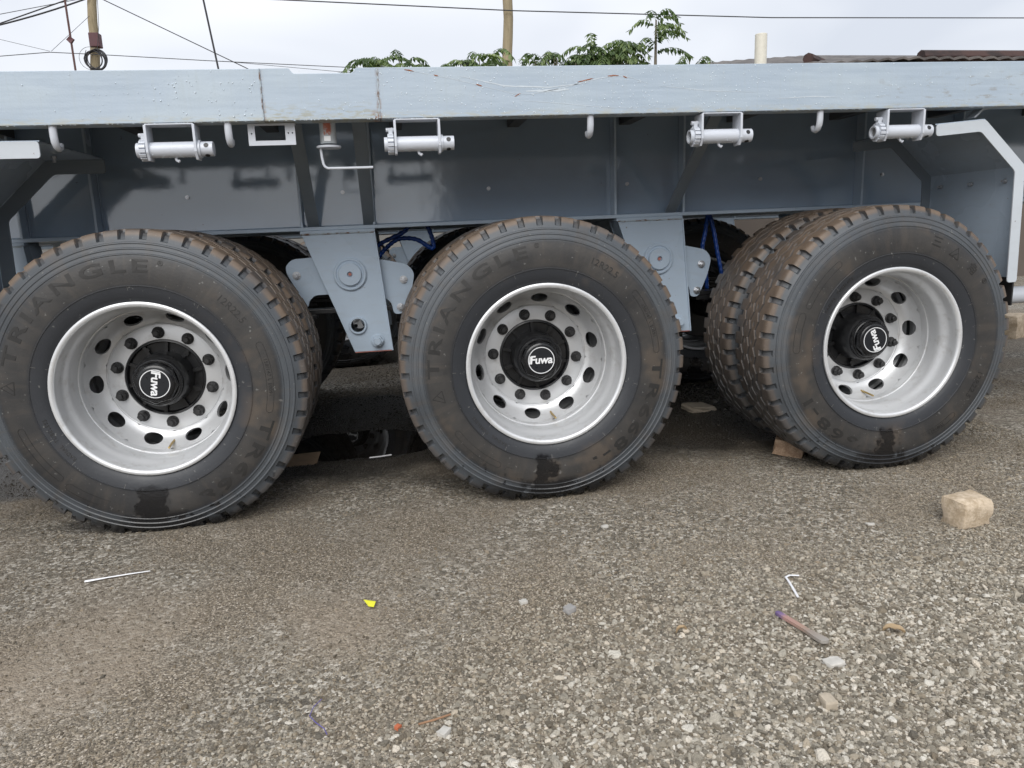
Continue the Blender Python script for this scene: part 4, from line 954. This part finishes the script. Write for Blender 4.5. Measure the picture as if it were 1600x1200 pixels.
# white cable tie
def strip_on_ground(name, pts, wd, th_, mat, label, cat, lift=.006, taper=None):
    path = [(x, y, gz(x, y)+lift) for x, y in pts]
    return tag(MB().tube(path, [wd*(taper[i] if taper else 1) for i in range(len(path))], 8, sq=(1, th_)).build(name, mat, smooth=True), label, cat)
strip_on_ground('cable_tie', [(-1.512, -.360), (-1.497, -.358), (-1.45, -.350), (-1.39, -.343), (-1.332, -.338)], .0045, .45, 'white_plastic', 'white plastic cable tie lying below the left wheel', 'cable tie', taper=[1.3, 1.3, .8, .75, .5])
strip_on_ground('plastic_strip', [(.486, -.909), (.497, -.868), (.508, -.825), (.514, -.795), (.530, -.786), (.556, -.792)], .0035, .5, 'white_plastic', 'bent white plastic strip on gravel at the right', 'plastic strip')
strip_on_ground('wood_twig', [(-.543, -1.236), (-.51, -1.228), (-.475, -1.216)], .0025, .9, 'twig_wood', 'thin brown twig near the bottom edge', 'twig', lift=.007)
strip_on_ground('thread', [(-.75, -1.10), (-.765, -1.125), (-.77, -1.155), (-.755, -1.18), (-.735, -1.205), (-.728, -1.225)], .0009, .9, 'purple_thread', 'curled purple thread at the lower left', 'thread', lift=.006)
strip_on_ground('wood_twig', [(-.70, .76), (-.64, .78), (-.60, .80)], .004, .9, 'white_plastic', 'pale stick lying at the edge of the big puddle', 'twig', lift=.012)
o = MB().prism(rounded([(-.08, -.007), (-.02, -.008), (.03, -.007), (.05, -.011), (.079, -.013), (.083, -.004), (.076, .010), (.05, .010), (.02, .006), (-.08, .006)], .004, 2), -.004, .004)
o = o.xf(Matrix.Rotation(PI/2, 4, 'X')).build('wood_stick', 'painted_stick', bevel=.0015); o.location = (.405, -1.06, gz(.4, -1.06)+.012); o.rotation_euler = (0, 0, -1.30)
tag(o, 'worn stick with purple and pink painted end on the gravel', 'stick')
mb = MB(); mb.add([(-.026, .022, .004), (.0, -.012, .002), (.022, -.020, .005), (.026, .004, .010), (.004, .006, .008), (-.026, .022, .0055), (.0, -.012, .0035), (.022, -.020, .0065), (.026, .004, .0115), (.004, .006, .0095)],
                  [(0, 1, 4), (1, 2, 4), (2, 3, 4), (3, 0, 4), (5, 9, 6), (6, 9, 7), (7, 9, 8), (8, 9, 5), (0, 5, 6, 1), (1, 6, 7, 2), (2, 7, 8, 3), (3, 8, 5, 0)])
o = mb.build('plastic_scrap', 'yellow_plastic'); o.scale = (.72, .72, .8); o.location = (-.658, -.70, gz(-.66, -.7)+.005); o.rotation_euler = (.25, 0, -.2); tag(o, 'bright yellow plastic scrap on the gravel', 'scrap')
def leaf(name, loc, L_, W_, rz, mat, label):
    mb = MB(); n = 8; v = []
    for i in range(n+1):
        u = i/n; ww = W_*math.sin(PI*min(1, u*.95+.03))**.8*(1+.15*math.sin(17*u)); zc_ = .012*math.sin(PI*u)
        for s_ in (-1, 0, 1): v.append((L_*(u-.5), s_*ww/2, zc_+(.006 if s_ else 0)*(1+.4*math.sin(9*u))))
    m0 = len(v); v += [(a, b, c_-.0012) for a, b, c_ in v]; f_ = []
    for i in range(n):
        for s_ in (0, 1):
            q = 3*i+s_; f_ += [(q, q+3, q+4, q+1), (m0+q, m0+q+1, m0+q+4, m0+q+3)]
        f_ += [(3*i, m0+3*i, m0+3*i+3, 3*i+3), (3*i+2, 3*i+5, m0+3*i+5, m0+3*i+2)]
    o = mb.add(v, f_).build(name, mat, smooth=60); o.location = (loc[0], loc[1], gz(*loc)+.004); o.rotation_euler = (0, 0, rz); return tag(o, label, 'leaf')
leaf('dry_leaf', (.625, -1.11), .050, .024, -.5, 'dry_leaf', 'curled orange dry leaf right of the worn stick')
leaf('dry_leaf', (.12, -1.0), .032, .010, .2, 'dry_leaf', 'small yellowish dry leaf left of the worn stick')
# cardboard piece
mb = MB().prism([(-.11, -.09), (.095, -.13), (.075, .05), (-.02, .23), (-.10, .2)], -.002, .002).xf(Matrix.Rotation(PI/2, 4, 'X'))
o = mb.build('cardboard_piece', 'cardboard'); o.location = (-1.02, .80, .010); o.rotation_euler = (.05, .06, .1); tag(o, 'torn brown cardboard piece beside the left wheel and puddle', 'cardboard')
o = rough_block('pebble', (.013, .011, .008), (-.585, -1.235, gz(-.585, -1.235)+.006), (0, 0, .9), 'thread_red', 'small orange-red chip near the bottom edge', 'pebble', 31, 2, .3)

# ------------------------------------------------------------------ background above the rail
def pole(x0, x1, z0, z1, Y_, r_, label, extras=False):
    P0 = empty('utility_pole', (x0, Y_, 0)); H_ = 9.2; sl_ = (x1-x0)
    n = 24; path = [(sl_*i/n+.015*math.sin(i*1.7), .015*math.cos(i*1.3), -.3+(H_+.3)*i/n) for i in range(n+1)]
    MB().tube(path, [r_*(1.12-.3*i/n)*(1+.02*math.sin(i*2.3)) for i in range(n+1)], 18).build('pole_shaft', 'pole_wood', P0, smooth=True)
    k = lambda z: sl_*(z+.3)/(H_+.3)
    MB().box(k(8.6)-.8, k(8.6)+.8, -r_-.09, -r_, 8.55, 8.66).build('cross_arm', 'pole_wood', P0, bevel=.01)
    for a in (-.65, 0., .65): MB().revolve([(0, 0), (.03, 0), (.03, .05), (.05, .06), (.05, .1), (.025, .12), (0, .13)], 12, 'z').xf(Matrix.Translation((k(8.6)+a, -r_-.045, 8.66))).build('insulator', 'wire_rust', P0, smooth=True)
    if extras:
        MB().box(k(6)-.075, k(6)+.155, -r_-.02, .1, 5.83, 6.15).build('junction_box', 'box_maroon', P0, bevel=.015)
        for j, (rad, tr) in enumerate(((.215, .022), (.235, .016), (.2, .016), (.225, .012), (.26, .005))):
            cx_ = k(5.5)+.07+.02*j*(1 if j % 2 else -1); MB().tube([(cx_+rad*math.cos(2*PI*i/32), -r_-.03-.02*j, 5.50+.01*j+rad*1.0*math.sin(2*PI*i/32)) for i in range(33)], tr, 8, caps=False).build('cable_coil', 'wire_black', P0, smooth=True)
        MB().tube([(k(5.6)-.13, -r_-.02, 5.75), (k(5.6)-.20, -r_-.05, 5.55), (k(5.6)-.1, -r_-.02, 5.35)], .007, 6).build('cable_tail', 'wire_black', P0)
        MB().tube([(k(6.8)+.22, -.2, 7.2), (k(6)+.22, -.2, 6.3), (k(5.7)+.13, -.2, 5.7)], .006, 6).build('cable_tail', 'wire_black', P0)
    return tag(P0, label, 'utility pole')
pole(-7.93, -7.07, 0, 9, 18.0, .115, 'wooden utility pole at left carrying a maroon box and black cable coil', True)
pole(2.30, 2.63, 0, 9, 16.0, .125, 'bare wooden utility pole rising behind the middle of the trailer')
def wire(pts, r_, label, mat='wire_black', sag=0., name='overhead_wire', cat='wire', ext=(0, 0)):
    p = [Vector(q) for q in pts]
    if ext[0]: p = [p[0]+(p[0]-p[1]).normalized()*ext[0]]+p
    if ext[1]: p = p+[p[-1]+(p[-1]-p[-2]).normalized()*ext[1]]
    out = []
    for i in range(len(p)-1):
        for j in range(8): u = j/8; q = p[i].lerp(p[i+1], u); q.z -= sag*4*u*(1-u); out.append(q)
    out.append(p[-1]); return tag(MB().tube(out, r_, 6).build(name, mat), label, cat)
Y18 = 17.85
wire([(-9.42, Y18, 6.28), (-7.31, Y18, 6.91)], .019, 'thick black overhead wire rising to the left pole', ext=(8, 0), sag=.03)
wire([(-9.38, 18.4, 6.54), (-8.19, 18.4, 6.95)], .015, 'middle of three wires at the upper left corner', ext=(8, 5))
wire([(-9.35, 18.8, 6.86), (-8.48, 18.8, 7.03)], .008, 'thinnest, topmost wire at the upper left corner', ext=(8, 5))
wire([(-9.52, 17.7, 5.56), (-8.29, 17.7, 5.66), (-7.21, 17.7, 5.61), (-4.69, 17.7, 5.47), (-1.09, 17.7, 5.30)], .009, 'thin black wire running low behind the left pole', ext=(8, 6))
wire([(-7.05, Y18, 6.91), (-3.94, Y18, 5.38)], .012, 'diagonal wire descending rightwards from the left pole', ext=(.3, 7))
wire([(-9.46, 17.6, 5.96), (-8.24, 17.6, 5.66)], .005, 'faint wire sagging down from the left edge', ext=(8, 0))
wire([(-7.32, 17.8, 6.50), (-8.25, 17.7, 5.68)], .005, 'faint short wire slanting left from the pole')
wire([(-4.46, 18.2, 5.57), (-1.34, 18.2, 5.29)], .006, 'lowest faint wire just above the rail, left of centre', ext=(0, 6))
wire([(-2.98, 15.8, 6.34), (2.63, 15.8, 6.15), (9.1, 15.8, 6.05), (16.32, 15.8, 6.10)], .013, 'long wire crossing the sky to the right edge', ext=(6, 6))
gw = wire([(-6.82, 15, 9.0), (-6.82, 15, 6.04), (-6.76, 15, 0)], .021, 'rust brown guy wire with diamond marker', 'wire_rust', name='guy_wire')
MB().add([(-6.82-.075, 14.97, 5.28), (-6.82, 14.96, 5.35), (-6.82+.075, 14.97, 5.29), (-6.82, 14.96, 5.20), (-6.82-.075, 15.03, 5.28), (-6.82, 15.04, 5.35), (-6.82+.075, 15.03, 5.29), (-6.82, 15.04, 5.20)],
         [(0, 3, 2, 1), (4, 5, 6, 7), (0, 1, 5, 4), (1, 2, 6, 5), (2, 3, 7, 6), (3, 0, 4, 7)]).build('marker_plate', 'box_maroon', gw)
wire([(-4.44, 15, 9.0), (-4.11, 15, 6.07), (-3.42, 15, 0)], .021, 'taut black guy wire crossing above the left of the rail', name='guy_wire')

# broad-leaved trees peeping over the deck: arching fronds of drooping leaflets
def tree(x, Y_, top, spread, nfr, seed, label, frond=.55, tall=False, base=3.2):
    g_ = random.Random(seed); TR = empty('leafy_tree', (x, Y_, 0))
    mb = MB(); trunk = [(0, 0, -.1), (.03, .02, base*.5), (.0, 0, base), (.02, .0, top-.1 if tall else top-.75)]
    mb.tube(trunk, [.075, .06, .04, .014], 10)
    tips = []
    for i in range(nfr):
        if tall: u = i/max(1, nfr-1); at_ = Vector((.01, 0, top-.62+.55*u)); a = g_.uniform(0, 2*PI) if i > 1 else (0, PI)[i]; lift = .22+.5*u; L_ = frond*(1.05-.45*u)
        else:
            rr = spread*math.sqrt(g_.random()); a0 = g_.uniform(0, 2*PI); at_ = Vector((rr*math.cos(a0), rr*.6*math.sin(a0), top-.35-.30*(rr/spread)**2-g_.uniform(0, .32)))
            mb.tube([(0, 0, max(base-.6, at_.z-1.2)), (at_.x*.6, at_.y*.6, at_.z-.45), tuple(at_)], [.03, .018, .008], 6); a = g_.uniform(0, 2*PI); lift = g_.uniform(.3, .7); L_ = frond*g_.uniform(.6, 1.1)
        tips.append((at_, a, lift, L_))
    for i in range(0 if tall else nfr):                           # lower, inner foliage
        rr = spread*.75*math.sqrt(g_.random()); a0 = g_.uniform(0, 2*PI)
        tips.append((Vector((rr*math.cos(a0), rr*.7*math.sin(a0), top-g_.uniform(.75, 1.7))), g_.uniform(0, 2*PI), g_.uniform(.15, .5), frond*g_.uniform(.7, 1.1)))
    mb.build('trunk', 'bark', TR, smooth=True)
    v = []; f_ = []; tone = []
    def leafq(p, d, n_, l_, w_, t_):
        k = len(v); sd = d.cross(n_).normalized()*w_/2; m_ = p+d*l_*.45-n_*.006
        v.extend([tuple(p), tuple(m_+sd), tuple(p+d*l_), tuple(m_-sd)]); f_.append((k, k+1, k+2, k+3)); tone.extend([t_]*4)
    for at_, a, lift, L_ in tips:
        dirx = Vector((math.cos(a), math.sin(a), 0)); side = Vector((-math.sin(a), math.cos(a), 0)); n = max(6, int(L_/.045)); prev = at_
        bt = g_.uniform(.15, .75)
        for i in range(1, n+1):
            u = i/n; p = at_+dirx*(L_*u)+Vector((0, 0, L_*(lift*u*1.9-1.55*lift*u*u*1.15-.12*u**3)))
            k = len(v); d = (p-prev).normalized(); w_ = side*.004; v.extend([tuple(prev+w_), tuple(prev-w_), tuple(p-w_), tuple(p+w_)]); f_.append((k, k+1, k+2, k+3)); tone.extend([bt]*4)
            for s_ in (-1, 1):
                dd = (side*s_*g_.uniform(.45, .9)+d*g_.uniform(.2, .6)+Vector((0, 0, -g_.uniform(.35, 1.1)))).normalized(); nn = dd.cross(d*s_).normalized()
                leafq(p, dd, nn, g_.uniform(.10, .165)*(1.1-.35*abs(u-.5)), g_.uniform(.042, .062), min(1, max(0, bt+g_.uniform(-.25, .3)+.25*u-.1)))
            prev = p
        for j in range(3): dd = (dirx+side*g_.uniform(-.6, .6)+Vector((0, 0, -g_.uniform(.3, .9)))).normalized(); leafq(prev, dd, dd.cross(side).normalized(), .11, .04, bt)
    me = bpy.data.meshes.new('crown'); me.from_pydata(v, [], f_); me.update(); at2 = me.attributes.new('leaf_tone', 'FLOAT', 'POINT'); at2.data.foreach_set('value', np.array(tone, dtype=np.float32))
    link('crown', me, 'leaf_green', TR)
    return tag(TR, label, 'tree')
tree(-.30, 11.0, 4.42, .70, 44, 1, 'low tree crown left of the bare pole, farthest left of the trees', .6)
tree(1.20, 11.0, 4.42, .58, 46, 2, 'small tree crown just left of the bare pole', .55)
tree(2.50, 11.0, 4.46, .66, 60, 3, 'bushy green tree just right of the bare pole', .55)
tree(3.42, 11.0, 4.62, .52, 64, 4, 'taller bushy tree between the pole and the slender sapling', .55)
tree(4.36, 11.0, 4.78, .4, 13, 5, 'slender sapling with tiers of arching fronds', .62, True)
tree(5.18, 11.2, 4.56, .36, 18, 6, 'low tuft of leaves right of the slender sapling', .45)

BW = MB().box(-14, 22, 21.0, 21.2, -.2, 2.1).build('sky_gap_blocker', 'sky_gap_blocker_grey'); MB().box(-14, 22, 20.96, 21.24, 2.1, 2.16).build('sky_gap_coping', 'sky_gap_blocker_grey', BW)  # added wall that blocks bright sky gaps under the trailers
tag(BW, 'added grey wall far behind, closing off sky gaps beneath the trailers', 'wall')
HS = empty('reflection_blocker', (5.2, -9.5, 0)); MB().box(-4.6, 5.5, -5, 0, 0, 3.0).build('wall', 'reflection_blocker_wall', HS)  # added unseen block behind the camera, darkening the beam's reflection
MB().prism([(-5.0, 3.0), (5.9, 3.0), (5.9, 3.12), (-5.0, 3.12)], -5.3, .3).build('roof', 'grey_sheet', HS)
MB().box(-1.6, 1.4, .002, .05, 0, 2.4).build('blocker_door', 'rusty_sheet', HS); MB().box(2.6, 3.8, .002, .04, 1.0, 2.0).build('blocker_window', 'black_gloss', HS)
tag(HS, 'added low dark building mirrored dimly in the glossy frame beam', 'blocker')
# shed with rusty roof and a vent pipe
SH = empty('shed', (8.4, 11.2, 0))
MB().box(-2.9, 6.5, -2.6, 2.6, 0, 3.1).build('wall', 'shed_wall', SH)
mb = MB(); n = 120; v = []
for i in range(n+1):
    x_ = -3.25+10.2*i/n; w_ = .018*math.sin(i*2.1); rise = .30*min(1, (i/n)*4.5)**.7
    for y_, z_ in ((-3.0, 3.27), (0., 3.96), (3.0, 3.27)): v.append((x_, y_, z_+w_+rise*.55))
k = len(v); v += [(a, b, c_-.03) for a, b, c_ in v]; f_ = []
for i in range(n):
    for s_ in (0, 1): q = 3*i+s_; f_ += [(q, q+3, q+4, q+1), (k+q, k+q+1, k+q+4, k+q+3)]
    f_ += [(3*i, k+3*i, k+3*i+3, 3*i+3), (3*i+2, 3*i+5, k+3*i+5, k+3*i+2)]
f_ += [(0, 1, k+1, k), (1, 2, k+2, k+1), (3*n, k+3*n, k+3*n+1, 3*n+1), (3*n+1, k+3*n+1, k+3*n+2, 3*n+2)]
mb.add(v, f_).build('roof', 'grey_sheet', SH)
MB().revolve([(.09, 2.9), (.09, 3.865), (.086, 3.87), (.078, 3.865), (.078, 3.6)], 28, 'z').xf(Matrix.Translation((-3.18, -2.5, 0))).build('vent_pipe', 'pvc', SH, smooth=True)
tag(SH, 'low shed with dark rusty roof and cream vent pipe at right', 'shed')
for i, (x0, y0, x1, y1, r_, zz_) in enumerate(((5.95, 8.6, 7.3, 9.8, .085, 3.50), (7.65, 8.33, 13.5, 8.5, .105, 3.46))):
    o = MB().tube([(x0, y0, zz_), ((x0*2+x1)/3, (2*y0+y1)/3, zz_+.01), (x1, y1, zz_-.02)], r_, 8).build('timber_log', 'rusty_sheet', smooth=30)
    tag(o, ('short dark timber lying on the left of the shed roof', 'long maroon timber lying on the shed roof')[i], 'timber')
